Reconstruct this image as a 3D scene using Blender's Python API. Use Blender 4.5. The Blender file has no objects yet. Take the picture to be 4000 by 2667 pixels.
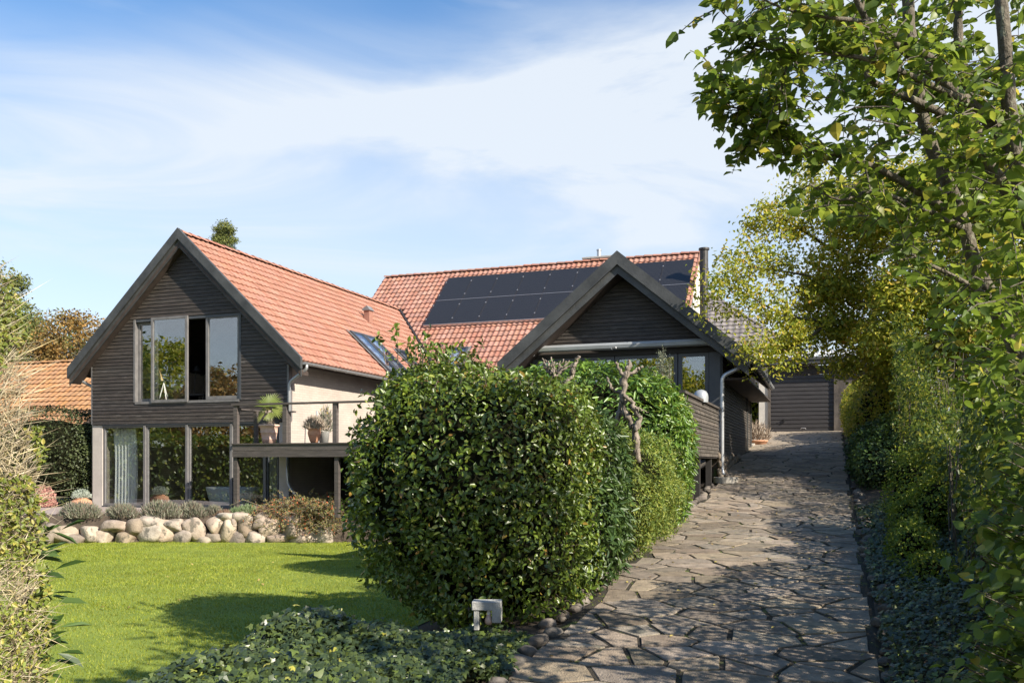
import bpy, math, random
import numpy as np
from mathutils import Vector, Matrix

random.seed(7)
rng = np.random.default_rng(11)
R = math.radians
SC = bpy.context.scene
COL = SC.collection

# ------------------------------------------------------------------ camera
# world axes follow the house: +X along its garden front, +Y away from the lens, z = 0 at eye height
PSI = R(19.8)
F = 2041.0 / 2352.0
cam_d = bpy.data.cameras.new('camera')
cam_d.sensor_width = 36.0
cam_d.lens = 36.0 * F
cam_d.shift_y = 279.0 / 2352.0
cam_d.clip_start = 0.05
cam_d.clip_end = 2000
cam = bpy.data.objects.new('camera', cam_d)
COL.objects.link(cam)
cam.location = (0, 0, 0)
cam.rotation_euler = (R(90), 0, PSI)
SC.camera = cam

# ------------------------------------------------------------------ sun, sky, exposure
SUN = Vector((0.93, -0.33, 0.64)).normalized()
SUN_EL = math.asin(SUN.z)
sun_d = bpy.data.lights.new('sun', 'SUN')
sun_d.energy = 5.0
sun_d.angle = R(0.55)
sun_d.color = (1.0, 0.91, 0.78)
sun = bpy.data.objects.new('sun', sun_d)
COL.objects.link(sun)
sun.rotation_euler = SUN.to_track_quat('Z', 'Y').to_euler()
sun.location = (30, -20, 30)
SC.view_settings.view_transform = 'Standard'
SC.view_settings.look = 'None'
SC.view_settings.gamma = 1.0
SC.view_settings.exposure = 0.98
SC.view_settings.use_curve_mapping = False

W = bpy.data.worlds.new('World')
SC.world = W
W.use_nodes = True


def N(nt, kind, **kw):
    n = nt.nodes.new(kind)
    for k, v in kw.items():
        if k.startswith('i_'):
            n.inputs[k[2:].replace('_', ' ')].default_value = v
        else:
            setattr(n, k, v)
    return n


def mth(nt, op, a, b=None, c=None):
    n = nt.nodes.new('ShaderNodeMath')
    n.operation = op
    for i, v in enumerate((a, b, c)):
        if v is None:
            continue
        if isinstance(v, (int, float)):
            n.inputs[i].default_value = v
        else:
            nt.links.new(v, n.inputs[i])
    return n.outputs[0]


def maprange(nt, v, a, b, c=0.0, d=1.0, smooth=True):
    n = nt.nodes.new('ShaderNodeMapRange')
    if smooth:
        n.interpolation_type = 'SMOOTHSTEP'
    nt.links.new(v, n.inputs['Value'])
    for k, x in (('From Min', a), ('From Max', b), ('To Min', c), ('To Max', d)):
        if isinstance(x, (int, float)):
            n.inputs[k].default_value = x
        else:
            nt.links.new(x, n.inputs[k])
    return n.outputs[0]


def build_world():
    nt = W.node_tree
    nt.nodes.clear()
    out = N(nt, 'ShaderNodeOutputWorld')
    bg = N(nt, 'ShaderNodeBackground')
    bg.inputs['Strength'].default_value = 0.09
    sky = N(nt, 'ShaderNodeTexSky', sky_type='NISHITA', sun_disc=False)
    sky.sun_elevation = SUN_EL
    sky.sun_rotation = math.atan2(SUN.x, SUN.y)
    sky.air_density = 1.0
    sky.dust_density = 0.6
    sky.ozone_density = 2.2
    sky.altitude = 20
    tc = N(nt, 'ShaderNodeTexCoord')
    sep = N(nt, 'ShaderNodeSeparateXYZ')
    nt.links.new(tc.outputs['Generated'], sep.inputs[0])
    x, y, z = sep.outputs
    # horizontal coordinate, seamless over the whole sky
    a = mth(nt, 'ADD', mth(nt, 'MULTIPLY', x, math.cos(PSI)), mth(nt, 'MULTIPLY', y, math.sin(PSI)))
    mp = N(nt, 'ShaderNodeMapping')
    mp.inputs['Scale'].default_value = (1.0, 1.0, 4.2)
    mp.inputs['Rotation'].default_value = (R(4), R(-20), 0)
    nt.links.new(tc.outputs['Generated'], mp.inputs['Vector'])
    n1 = N(nt, 'ShaderNodeTexNoise')
    n1.inputs['Scale'].default_value = 2.0
    n1.inputs['Detail'].default_value = 9
    n1.inputs['Roughness'].default_value = 0.55
    n1.inputs['Distortion'].default_value = 0.7
    nt.links.new(mp.outputs[0], n1.inputs['Vector'])
    n2 = N(nt, 'ShaderNodeTexNoise')
    n2.inputs['Scale'].default_value = 1.1
    n2.inputs['Detail'].default_value = 3
    nt.links.new(mp.outputs[0], n2.inputs['Vector'])
    lo = maprange(nt, z, 0.16, 0.29)
    top0 = mth(nt, 'ADD', mth(nt, 'MULTIPLY', a, 0.20), 0.37)
    top1 = mth(nt, 'ADD', top0, 0.13)
    zz = mth(nt, 'ADD', z, mth(nt, 'MULTIPLY', mth(nt, 'SUBTRACT', n2.outputs[0], 0.5), 0.30))
    hi = maprange(nt, zz, top0, top1, 1.0, 0.0)
    band = mth(nt, 'MULTIPLY', lo, hi)
    dens = mth(nt, 'ADD', maprange(nt, n1.outputs[0], 0.33, 0.68), mth(nt, 'MULTIPLY', band, 0.22))
    core = mth(nt, 'MULTIPLY', band, dens)
    wisp = mth(nt, 'MULTIPLY', maprange(nt, n1.outputs[0], 0.48, 0.78), 0.45)
    wisp = mth(nt, 'MULTIPLY', wisp, maprange(nt, z, 0.03, 0.2))
    veil = maprange(nt, z, 0.05, 0.52, 0.74, 0.0)
    m = mth(nt, 'MAXIMUM', core, wisp)
    m = mth(nt, 'ADD', m, veil)
    m = mth(nt, 'MINIMUM', m, 0.90)
    mix = N(nt, 'ShaderNodeMixRGB')
    nt.links.new(m, mix.inputs[0])
    hs = N(nt, 'ShaderNodeHueSaturation')
    hs.inputs['Saturation'].default_value = 1.25
    hs.inputs['Value'].default_value = 1.22
    hs.inputs['Hue'].default_value = 0.5
    nt.links.new(sky.outputs[0], hs.inputs['Color'])
    nt.links.new(hs.outputs[0], mix.inputs[1])
    mix.inputs[2].default_value = (4.9, 5.25, 5.65, 1)
    nt.links.new(mix.outputs[0], bg.inputs['Color'])
    nt.links.new(bg.outputs[0], out.inputs[0])


build_world()

# ------------------------------------------------------------------ projection helpers
cP, sP = math.cos(PSI), math.sin(PSI)


def ray(x, y):
    xc = (x - 1176) / 2041.0
    zc = (1063 - y) / 2041.0
    return np.array([xc * cP - sP, xc * sP + cP, zc])


def at(x, y, d):
    return Vector(ray(x, y) * d)


def onY(x, y, Y):
    r = ray(x, y)
    return Vector(r * (Y / r[1]))


def prjv(P):
    P = np.asarray(P, dtype=float)
    xc = P[:, 0] * cP + P[:, 1] * sP
    yc = -P[:, 0] * sP + P[:, 1] * cP
    yc2 = np.where(yc > 0.05, yc, 0.05)
    return 1176 + 2041 * xc / yc2, 1063 - 2041 * P[:, 2] / yc2, yc


# ------------------------------------------------------------------ materials
def new_mat(name):
    m = bpy.data.materials.new(name)
    m.use_nodes = True
    nt = m.node_tree
    p = nt.nodes['Principled BSDF']
    return m, nt, p


def ramp(nt, fac, stops):
    r = nt.nodes.new('ShaderNodeValToRGB')
    el = r.color_ramp.elements
    while len(el) < len(stops):
        el.new(0.5)
    for e, (pos, c) in zip(el, stops):
        e.position = pos
        e.color = (*c, 1)
    nt.links.new(fac, r.inputs[0])
    return r.outputs[0]


def rnd_fac(nt):
    at_ = N(nt, 'ShaderNodeAttribute', attribute_name='rnd')
    oi = N(nt, 'ShaderNodeObjectInfo')
    return mth(nt, 'FRACT', mth(nt, 'ADD', at_.outputs['Fac'], oi.outputs['Random']))


def surf(name, c1, c2=None, rough=0.7, scale=6, stretch=(1, 1, 1), bump=0.0, bscale=40, metal=0.0, detail=6,
         tint=0.0, spec=0.5, lo=0.3, hi=0.7, spots=None, coord='Object', coat=0.0):
    m, nt, p = new_mat(name)
    p.inputs['Roughness'].default_value = rough
    p.inputs['Metallic'].default_value = metal
    p.inputs['Specular IOR Level'].default_value = spec
    p.inputs['Coat Weight'].default_value = coat
    tc = N(nt, 'ShaderNodeTexCoord')
    mp = N(nt, 'ShaderNodeMapping')
    mp.inputs['Scale'].default_value = stretch
    nt.links.new(tc.outputs[coord], mp.inputs[0])
    n = N(nt, 'ShaderNodeTexNoise')
    n.inputs['Scale'].default_value = scale
    n.inputs['Detail'].default_value = detail
    n.inputs['Roughness'].default_value = 0.62
    oi = N(nt, 'ShaderNodeObjectInfo')
    add = N(nt, 'ShaderNodeVectorMath', operation='ADD')
    sc_ = N(nt, 'ShaderNodeVectorMath', operation='SCALE')
    cx = N(nt, 'ShaderNodeCombineXYZ')
    for k in range(3):
        nt.links.new(oi.outputs['Random'], cx.inputs[k])
    nt.links.new(cx.outputs[0], sc_.inputs[0])
    sc_.inputs['Scale'].default_value = 37.0
    nt.links.new(mp.outputs[0], add.inputs[0])
    nt.links.new(sc_.outputs[0], add.inputs[1])
    nt.links.new(add.outputs[0], n.inputs['Vector'])
    col = ramp(nt, n.outputs[0], [(lo, c1), (hi, c2 or c1)])
    if spots:
        n3 = N(nt, 'ShaderNodeTexNoise')
        n3.inputs['Scale'].default_value = spots[1]
        n3.inputs['Detail'].default_value = 4
        nt.links.new(add.outputs[0], n3.inputs['Vector'])
        mx = N(nt, 'ShaderNodeMixRGB')
        nt.links.new(maprange(nt, n3.outputs[0], spots[2], spots[2] + 0.1), mx.inputs[0])
        nt.links.new(col, mx.inputs[1])
        mx.inputs[2].default_value = (*spots[0], 1)
        col = mx.outputs[0]
    if tint:
        f = rnd_fac(nt)
        hsv = N(nt, 'ShaderNodeHueSaturation')
        nt.links.new(maprange(nt, f, 0, 1, 1 - tint, 1 + tint, False), hsv.inputs['Value'])
        nt.links.new(maprange(nt, mth(nt, 'FRACT', mth(nt, 'MULTIPLY', f, 7.3)), 0, 1, 0.5 - tint * 0.03, 0.5 + tint * 0.03, False), hsv.inputs['Hue'])
        nt.links.new(maprange(nt, mth(nt, 'FRACT', mth(nt, 'MULTIPLY', f, 13.7)), 0, 1, 1 - tint * 0.7, 1 + tint * 0.4, False), hsv.inputs['Saturation'])
        nt.links.new(col, hsv.inputs['Color'])
        col = hsv.outputs[0]
    nt.links.new(col, p.inputs['Base Color'])
    if bump:
        n2 = N(nt, 'ShaderNodeTexNoise')
        n2.inputs['Scale'].default_value = bscale
        n2.inputs['Detail'].default_value = 5
        nt.links.new(add.outputs[0], n2.inputs['Vector'])
        b = N(nt, 'ShaderNodeBump')
        b.inputs['Strength'].default_value = bump
        b.inputs['Distance'].default_value = 0.02
        nt.links.new(n2.outputs[0], b.inputs['Height'])
        nt.links.new(b.outputs[0], p.inputs['Normal'])
    return m


def leafmat(name, stops, rough=0.45, transl=0.3, spec=0.5, tcol=1.6, gain=(1.45, 1.32, 1.15)):
    m, nt, p = new_mat(name)
    f = rnd_fac(nt)
    stops = [(p_, tuple(min(.6, v * g) for v, g in zip(c_, gain))) for p_, c_ in stops]
    col = ramp(nt, f, stops)
    geo = N(nt, 'ShaderNodeNewGeometry')
    tc = N(nt, 'ShaderNodeTexNoise')
    tc.inputs['Scale'].default_value = 1.7
    nt.links.new(geo.outputs['Position'], tc.inputs['Vector'])
    hsv = N(nt, 'ShaderNodeHueSaturation')
    nt.links.new(maprange(nt, tc.outputs[0], 0.3, 0.7, 0.8, 1.25, False), hsv.inputs['Value'])
    nt.links.new(col, hsv.inputs['Color'])
    col = hsv.outputs[0]
    nt.links.new(col, p.inputs['Base Color'])
    p.inputs['Roughness'].default_value = rough
    p.inputs['Specular IOR Level'].default_value = spec
    t = N(nt, 'ShaderNodeBsdfTranslucent')
    h2 = N(nt, 'ShaderNodeHueSaturation')
    h2.inputs['Value'].default_value = tcol
    h2.inputs['Hue'].default_value = 0.485
    nt.links.new(col, h2.inputs['Color'])
    nt.links.new(h2.outputs[0], t.inputs['Color'])
    mx = N(nt, 'ShaderNodeMixShader')
    mx.inputs[0].default_value = transl
    nt.links.new(p.outputs[0], mx.inputs[1])
    nt.links.new(t.outputs[0], mx.inputs[2])
    nt.links.new(mx.outputs[0], nt.nodes['Material Output'].inputs['Surface'])
    return m


def glassmat(name, tint=(0.86, 0.9, 0.9), refl=0.22, wob=0.0):
    m, nt, p = new_mat(name)
    nt.nodes.remove(p)
    tr = N(nt, 'ShaderNodeBsdfTransparent')
    tr.inputs[0].default_value = (*tint, 1)
    gl = N(nt, 'ShaderNodeBsdfGlossy')
    gl.inputs['Roughness'].default_value = 0.0
    gl.inputs['Color'].default_value = (0.95, 0.97, 1, 1)
    lw_ = N(nt, 'ShaderNodeLayerWeight')
    lw_.inputs['Blend'].default_value = 0.5
    f = maprange(nt, mth(nt, 'POWER', lw_.outputs['Facing'], 4.0), 0.0, 1.0, refl, 0.95, False)
    if wob:
        tc = N(nt, 'ShaderNodeTexCoord')
        n2 = N(nt, 'ShaderNodeTexNoise')
        n2.inputs['Scale'].default_value = 1.3
        n2.inputs['Detail'].default_value = 1
        nt.links.new(tc.outputs['Object'], n2.inputs['Vector'])
        b = N(nt, 'ShaderNodeBump')
        b.inputs['Strength'].default_value = wob
        b.inputs['Distance'].default_value = 0.02
        nt.links.new(n2.outputs[0], b.inputs['Height'])
        nt.links.new(b.outputs[0], gl.inputs['Normal'])
    mx = N(nt, 'ShaderNodeMixShader')
    nt.links.new(f, mx.inputs[0])
    nt.links.new(tr.outputs[0], mx.inputs[1])
    nt.links.new(gl.outputs[0], mx.inputs[2])
    nt.links.new(mx.outputs[0], nt.nodes['Material Output'].inputs['Surface'])
    return m


def brickwall(name, c1, c2, mortar):
    m, nt, p = new_mat(name)
    tc = N(nt, 'ShaderNodeTexCoord')
    sep = N(nt, 'ShaderNodeSeparateXYZ')
    nt.links.new(tc.outputs['Object'], sep.inputs[0])
    cx = N(nt, 'ShaderNodeCombineXYZ')
    nt.links.new(mth(nt, 'ADD', sep.outputs[0], sep.outputs[1]), cx.inputs[0])
    nt.links.new(sep.outputs[2], cx.inputs[1])
    b = N(nt, 'ShaderNodeTexBrick')
    b.inputs['Scale'].default_value = 1.0
    b.inputs['Brick Width'].default_value = 0.24
    b.inputs['Row Height'].default_value = 0.067
    b.inputs['Mortar Size'].default_value = 0.006
    b.inputs['Mortar Smooth'].default_value = 0.4
    b.inputs['Color1'].default_value = (*c1, 1)
    b.inputs['Color2'].default_value = (*c2, 1)
    b.inputs['Mortar'].default_value = (*mortar, 1)
    nt.links.new(cx.outputs[0], b.inputs['Vector'])
    n = N(nt, 'ShaderNodeTexNoise')
    n.inputs['Scale'].default_value = 1.6
    n.inputs['Detail'].default_value = 6
    nt.links.new(tc.outputs['Object'], n.inputs['Vector'])
    h = N(nt, 'ShaderNodeHueSaturation')
    nt.links.new(maprange(nt, n.outputs[0], 0.3, 0.7, 0.88, 1.08, False), h.inputs['Value'])
    nt.links.new(b.outputs['Color'], h.inputs['Color'])
    nt.links.new(h.outputs[0], p.inputs['Base Color'])
    bm = N(nt, 'ShaderNodeBump')
    bm.inputs['Strength'].default_value = 0.35
    bm.inputs['Distance'].default_value = 0.01
    bm.invert = True
    nt.links.new(b.outputs['Fac'], bm.inputs['Height'])
    nt.links.new(bm.outputs[0], p.inputs['Normal'])
    p.inputs['Roughness'].default_value = 0.85
    return m


M = {}
M['board'] = surf('dark_stained_boards', (0.024, 0.0195, 0.016), (0.062, 0.050, 0.041), 0.62, 3, (1, 1, 6), 0.35, 30, tint=0.22, spots=((0.075, 0.066, 0.058), 2.3, 0.60))
M['board_side'] = surf('weathered_side_boards', (0.026, 0.022, 0.018), (0.115, 0.096, 0.078), 0.7, 2.2, (1, 5, 0.8), 0.35, 30, tint=0.2)
M['barge'] = surf('grey_painted_barge', (0.030, 0.032, 0.033), (0.075, 0.078, 0.078), 0.6, 2.2, (1, 1, 1), 0.3, 25)
M['soffit'] = surf('brown_soffit', (0.03, 0.022, 0.018), (0.07, 0.05, 0.04), 0.7, 4)
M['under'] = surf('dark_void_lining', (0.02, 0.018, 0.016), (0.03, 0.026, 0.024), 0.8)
M['frame'] = surf('grey_window_frame', (0.115, 0.11, 0.108), (0.18, 0.172, 0.168), 0.45, 5)
M['frame_dark'] = surf('dark_grey_frame', (0.045, 0.050, 0.058), (0.07, 0.076, 0.085), 0.45, 5)
M['glass'] = glassmat('window_glass', (0.94, 0.96, 0.95), 0.18, 0.02)
M['glass2'] = glassmat('lower_window_glass', (0.94, 0.96, 0.95), 0.19, 0.03)
M['skyglass'] = glassmat('skylight_glass', (0.85, 0.9, 0.94), 0.22)
M['brick_wall'] = brickwall('painted_brick', (0.40, 0.345, 0.300), (0.43, 0.375, 0.325), (0.34, 0.29, 0.25))
M['stucco'] = surf('pale_stucco', (0.40, 0.36, 0.32), (0.50, 0.45, 0.40), 0.9, 3, bump=0.2)
M['render_grey'] = surf('light_render', (0.46, 0.44, 0.40), (0.56, 0.53, 0.48), 0.9, 3, bump=0.2)
M['tile'] = surf('clay_tile_salmon', (0.275, 0.127, 0.084), (0.365, 0.178, 0.122), 0.78, 7, tint=0.12, bump=0.2, bscale=60, spots=((0.20, 0.11, 0.08), 11, 0.66))
M['tile_main'] = surf('clay_tile_weathered', (0.28, 0.130, 0.090), (0.39, 0.196, 0.140), 0.78, 6, tint=0.17, bump=0.2, bscale=60, spots=((0.19, 0.12, 0.09), 9, 0.62))
M['tile_orange'] = surf('clay_tile_ochre', (0.33, 0.165, 0.068), (0.39, 0.215, 0.10), 0.8, 4, tint=0.12, bump=0.2)
M['tile_grey'] = surf('concrete_tile_grey', (0.16, 0.14, 0.13), (0.24, 0.215, 0.20), 0.85, 4, tint=0.15)
M['zinc'] = surf('zinc_metal', (0.36, 0.37, 0.38), (0.52, 0.53, 0.54), 0.42, 5, metal=0.65, bump=0.1)
M['lead'] = surf('lead_flashing', (0.12, 0.125, 0.13), (0.2, 0.205, 0.21), 0.6, 5)
M['black_metal'] = surf('black_flue', (0.015, 0.015, 0.016), (0.05, 0.045, 0.042), 0.5, 9)
M['awning'] = surf('grey_awning_case', (0.34, 0.36, 0.37), (0.42, 0.44, 0.45), 0.35, 3, metal=0.3)
M['concrete'] = surf('concrete', (0.28, 0.28, 0.265), (0.40, 0.40, 0.375), 0.9, 14, bump=0.4, bscale=90)
M['terracotta'] = surf('terracotta', (0.42, 0.20, 0.11), (0.52, 0.28, 0.17), 0.8, 8, bump=0.15)
M['terra_pale'] = surf('pale_terracotta', (0.46, 0.30, 0.23), (0.56, 0.39, 0.31), 0.85, 8, bump=0.15)
M['wood_deck'] = surf('weathered_deck_wood', (0.055, 0.046, 0.042), (0.11, 0.092, 0.082), 0.7, 3, (1, 1, 8), 0.3, 30, tint=0.15)
M['white'] = surf('white_plastic', (0.72, 0.71, 0.70), (0.8, 0.79, 0.78), 0.4, 4)
M['curtain'] = surf('pale_curtain', (0.72, 0.73, 0.71), (0.80, 0.81, 0.79), 0.9, 5, (8, 8, 0.3))
M['interior'] = surf('interior_wall', (0.22, 0.20, 0.18), (0.27, 0.25, 0.22), 0.9, 2)
M['floor_in'] = surf('interior_floor', (0.10, 0.08, 0.06), (0.16, 0.13, 0.10), 0.5, 3)
M['tub'] = surf('bathtub_grey', (0.62, 0.66, 0.68), (0.74, 0.77, 0.79), 0.4, 30)
M['bark'] = surf('grey_bark', (0.055, 0.045, 0.032), (0.17, 0.145, 0.105), 0.9, 16, (1, 1, 0.6), 0.9, 60, spots=((0.20, 0.20, 0.14), 22, 0.60))
M['bark_dead'] = surf('bare_pale_bark', (0.085, 0.068, 0.052), (0.34, 0.285, 0.225), 0.9, 22, (1, 1, 0.35), 1.0, 45, spots=((0.05, 0.04, 0.03), 20, 0.56))
M['twig'] = surf('dry_twig', (0.27, 0.215, 0.125), (0.48, 0.41, 0.26), 0.85, 20, tint=0.4)
M['core'] = surf('inner_shade_dark', (0.008, 0.010, 0.005), (0.018, 0.018, 0.010), 0.95, 9, spec=0.0)  # near-black, standing in for the shade between the leaves
M['soil'] = surf('soil_and_litter', (0.035, 0.027, 0.020), (0.09, 0.068, 0.048), 0.95, 9, bump=0.6, bscale=40, spots=((0.05, 0.07, 0.02), 4, 0.6))
M['moss'] = surf('mossy_joint_soil', (0.020, 0.017, 0.012), (0.040, 0.033, 0.022), 0.95, 7, bump=0.8, bscale=70, spots=((0.075, 0.095, 0.018), 5, 0.56))
M['flag'] = surf('granite_flagstone', (0.155, 0.123, 0.090), (0.300, 0.245, 0.180), 0.88, 9, tint=0.30, bump=0.7, bscale=60, detail=9, spots=((0.11, 0.10, 0.075), 5, 0.58))
M['stone'] = surf('field_stone', (0.20, 0.16, 0.12), (0.42, 0.345, 0.265), 0.88, 4, tint=0.32, bump=0.8, bscale=24, detail=9, spots=((0.12, 0.105, 0.08), 5, 0.56))
M['edge_stone'] = surf('dirty_edge_stone', (0.07, 0.06, 0.048), (0.19, 0.16, 0.13), 0.9, 7, tint=0.3, bump=0.4)
M['kerb'] = surf('pale_kerb', (0.36, 0.33, 0.28), (0.46, 0.43, 0.37), 0.9, 6, bump=0.2)
M['terrace'] = surf('terrace_paving', (0.26, 0.21, 0.19), (0.36, 0.30, 0.27), 0.9, 4, bump=0.4)
M['lawn'] = surf('lawn_ground', (0.13, 0.180, 0.016), (0.20, 0.255, 0.028), 0.95, 1.2, bump=0.5, bscale=60)
M['corr'] = surf('corrugated_sheet', (0.5, 0.5, 0.49), (0.62, 0.62, 0.6), 0.6, 3)
M['garage'] = surf('garage_door_paint', (0.026, 0.023, 0.023), (0.042, 0.038, 0.037), 0.5, 3, (1, 1, 4))
M['bulb'] = surf('frosted_bulb', (0.55, 0.38, 0.30), (0.6, 0.42, 0.33), 0.3)
M['black'] = surf('black_plastic', (0.012, 0.012, 0.013), (0.02, 0.02, 0.022), 0.5)
M['slate'] = surf('dark_metal_tray', (0.05, 0.055, 0.06), (0.09, 0.095, 0.10), 0.5, 4)
M['brass'] = surf('brass_tube', (0.6, 0.42, 0.22), (0.7, 0.5, 0.28), 0.35, 4, metal=0.4)
M['rail_alu'] = surf('aluminium_rail', (0.45, 0.45, 0.46), (0.55, 0.55, 0.56), 0.35, metal=0.7)


def solarmat():
    m, nt, p = new_mat('solar_cells')
    tc = N(nt, 'ShaderNodeTexCoord')
    sep = N(nt, 'ShaderNodeSeparateXYZ')
    nt.links.new(tc.outputs['Object'], sep.inputs[0])
    fx = mth(nt, 'FRACT', mth(nt, 'DIVIDE', sep.outputs[0], 0.0475))
    line = mth(nt, 'GREATER_THAN', fx, 0.86)
    fy = mth(nt, 'FRACT', mth(nt, 'DIVIDE', sep.outputs[1], 0.19))
    l2 = mth(nt, 'GREATER_THAN', fy, 0.97)
    l = mth(nt, 'MAXIMUM', line, mth(nt, 'MULTIPLY', l2, 0.35))
    mx = N(nt, 'ShaderNodeMixRGB')
    nt.links.new(l, mx.inputs[0])
    mx.inputs[1].default_value = (0.012, 0.012, 0.0135, 1)
    mx.inputs[2].default_value = (0.070, 0.070, 0.072, 1)
    nt.links.new(mx.outputs[0], p.inputs['Base Color'])
    p.inputs['Roughness'].default_value = 0.30
    return m


M['solar'] = solarmat()

G = leafmat
M['l_hedge'] = G('hedge_leaf', [(0.0, (0.040, 0.065, 0.010)), (0.45, (0.058, 0.102, 0.014)), (0.85, (0.095, 0.145, 0.020)), (0.97, (0.15, 0.175, 0.030)), (1.0, (0.22, 0.13, 0.04))], 0.36, 0.18, 0.55)
M['l_laurel'] = G('laurel_leaf', [(0.0, (0.034, 0.080, 0.014)), (0.5, (0.060, 0.125, 0.018)), (0.9, (0.105, 0.185, 0.026)), (1.0, (0.16, 0.20, 0.035))], 0.38, 0.22, 0.6)
M['l_lefthedge'] = G('clipped_hedge_leaf', [(0.0, (0.08, 0.12, 0.02)), (0.6, (0.13, 0.17, 0.03)), (1.0, (0.26, 0.25, 0.06))], 0.5, 0.25)
M['l_dark'] = G('dark_laurel_leaf', [(0.0, (0.018, 0.042, 0.012)), (0.6, (0.034, 0.070, 0.018)), (1.0, (0.06, 0.105, 0.024))], 0.42, 0.18, 0.45)
M['l_yew'] = G('yew_needle', [(0.0, (0.042, 0.082, 0.012)), (0.5, (0.082, 0.130, 0.018)), (1.0, (0.18, 0.21, 0.036))], 0.6, 0.25)
M['l_ivy'] = G('ivy_leaf', [(0.0, (0.020, 0.036, 0.016)), (0.55, (0.034, 0.054, 0.021)), (0.9, (0.060, 0.088, 0.024)), (0.985, (0.09, 0.14, 0.03)), (1.0, (0.30, 0.30, 0.06))], 0.38, 0.12, 0.55)
M['l_near'] = G('broad_tree_leaf', [(0.0, (0.048, 0.090, 0.013)), (0.55, (0.075, 0.125, 0.017)), (0.9, (0.115, 0.165, 0.024)), (1.0, (0.24, 0.23, 0.04))], 0.45, 0.42, 0.4, 2.0)
M['l_mid'] = G('autumn_tree_leaf', [(0.0, (0.085, 0.115, 0.016)), (0.35, (0.15, 0.17, 0.022)), (0.7, (0.23, 0.23, 0.032)), (0.94, (0.32, 0.27, 0.05)), (1.0, (0.28, 0.17, 0.05))], 0.5, 0.42, 0.4, 1.8, (1.38, 1.45, 1.1))
M['l_bush'] = G('right_hedge_leaf', [(0.0, (0.024, 0.050, 0.010)), (0.6, (0.060, 0.098, 0.014)), (1.0, (0.17, 0.19, 0.03))], 0.42, 0.35, 0.4, 1.9)
M['l_lime'] = G('bright_bush_leaf', [(0.0, (0.055, 0.095, 0.012)), (0.6, (0.10, 0.155, 0.018)), (1.0, (0.20, 0.23, 0.035))], 0.5, 0.4, 0.4, 1.8)
M['l_conifer'] = G('conifer_needle', [(0.0, (0.045, 0.070, 0.018)), (0.6, (0.080, 0.105, 0.024)), (1.0, (0.14, 0.155, 0.035))], 0.7, 0.15)
M['l_rust'] = G('rusty_tree_leaf', [(0.0, (0.080, 0.070, 0.022)), (0.5, (0.15, 0.115, 0.035)), (1.0, (0.26, 0.16, 0.05))], 0.6, 0.3)
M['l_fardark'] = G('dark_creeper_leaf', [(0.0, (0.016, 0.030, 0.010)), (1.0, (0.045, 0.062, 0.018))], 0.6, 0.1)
M['l_grey'] = G('lavender_leaf', gain=(1, 1, 1), stops=[(0.0, (0.13, 0.145, 0.09)), (0.6, (0.22, 0.225, 0.16)), (0.85, (0.24, 0.18, 0.15)), (1.0, (0.34, 0.33, 0.27))], rough=0.8, transl=0.15)
M['l_silver'] = G('silver_leaf', gain=(1, 1, 1), stops=[(0.0, (0.22, 0.26, 0.20)), (1.0, (0.42, 0.46, 0.40))], rough=0.8, transl=0.15)
M['l_olive'] = G('olive_leaf', gain=(1, 1, 1), stops=[(0.0, (0.13, 0.155, 0.09)), (1.0, (0.30, 0.32, 0.22))], rough=0.6, transl=0.2)
M['l_brownheath'] = G('dry_heather', gain=(1, 1, 1), stops=[(0.0, (0.12, 0.075, 0.05)), (1.0, (0.28, 0.19, 0.13))], rough=0.9, transl=0.1)
M['l_sage'] = G('sage_green_tuft', gain=(1, 1, 1), stops=[(0.0, (0.14, 0.20, 0.09)), (1.0, (0.26, 0.33, 0.17))], rough=0.8, transl=0.2)
M['l_coton'] = G('cotoneaster_leaf', gain=(1.35, 1.4, 1.2), stops=[(0.0, (0.075, 0.085, 0.030)), (0.62, (0.17, 0.155, 0.060)), (0.84, (0.26, 0.20, 0.09)), (0.9, (0.50, 0.09, 0.04)), (1.0, (0.60, 0.12, 0.05))], rough=0.7, transl=0.15)
M['l_pink'] = G('pink_bloom', gain=(1, 1, 1), stops=[(0.0, (0.42, 0.20, 0.16)), (1.0, (0.58, 0.34, 0.28))], rough=0.8, transl=0.2)
M['l_palm'] = G('palm_frond', gain=(1, 1, 1), stops=[(0.0, (0.16, 0.22, 0.05)), (0.7, (0.30, 0.32, 0.08)), (1.0, (0.50, 0.40, 0.16))], rough=0.5, transl=0.3)
M['grass'] = G('grass_blade', gain=(1.12, 1.02, 1), stops= [(0.0, (0.14, 0.195, 0.016)), (0.6, (0.21, 0.275, 0.028)), (1.0, (0.30, 0.33, 0.055))], rough=0.55, transl=0.35, spec=0.4, tcol=1.6)
M['l_dry'] = G('dry_flower', gain=(1, 1, 1), stops=[(0.0, (0.20, 0.15, 0.11)), (1.0, (0.45, 0.38, 0.30))], rough=0.9, transl=0.1)
M['l_litter'] = G('fallen_leaf', gain=(1, 1, 1), stops=[(0.0, (0.30, 0.26, 0.05)), (0.5, (0.38, 0.30, 0.09)), (1.0, (0.22, 0.12, 0.05))], rough=0.7, transl=0.1)


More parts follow.
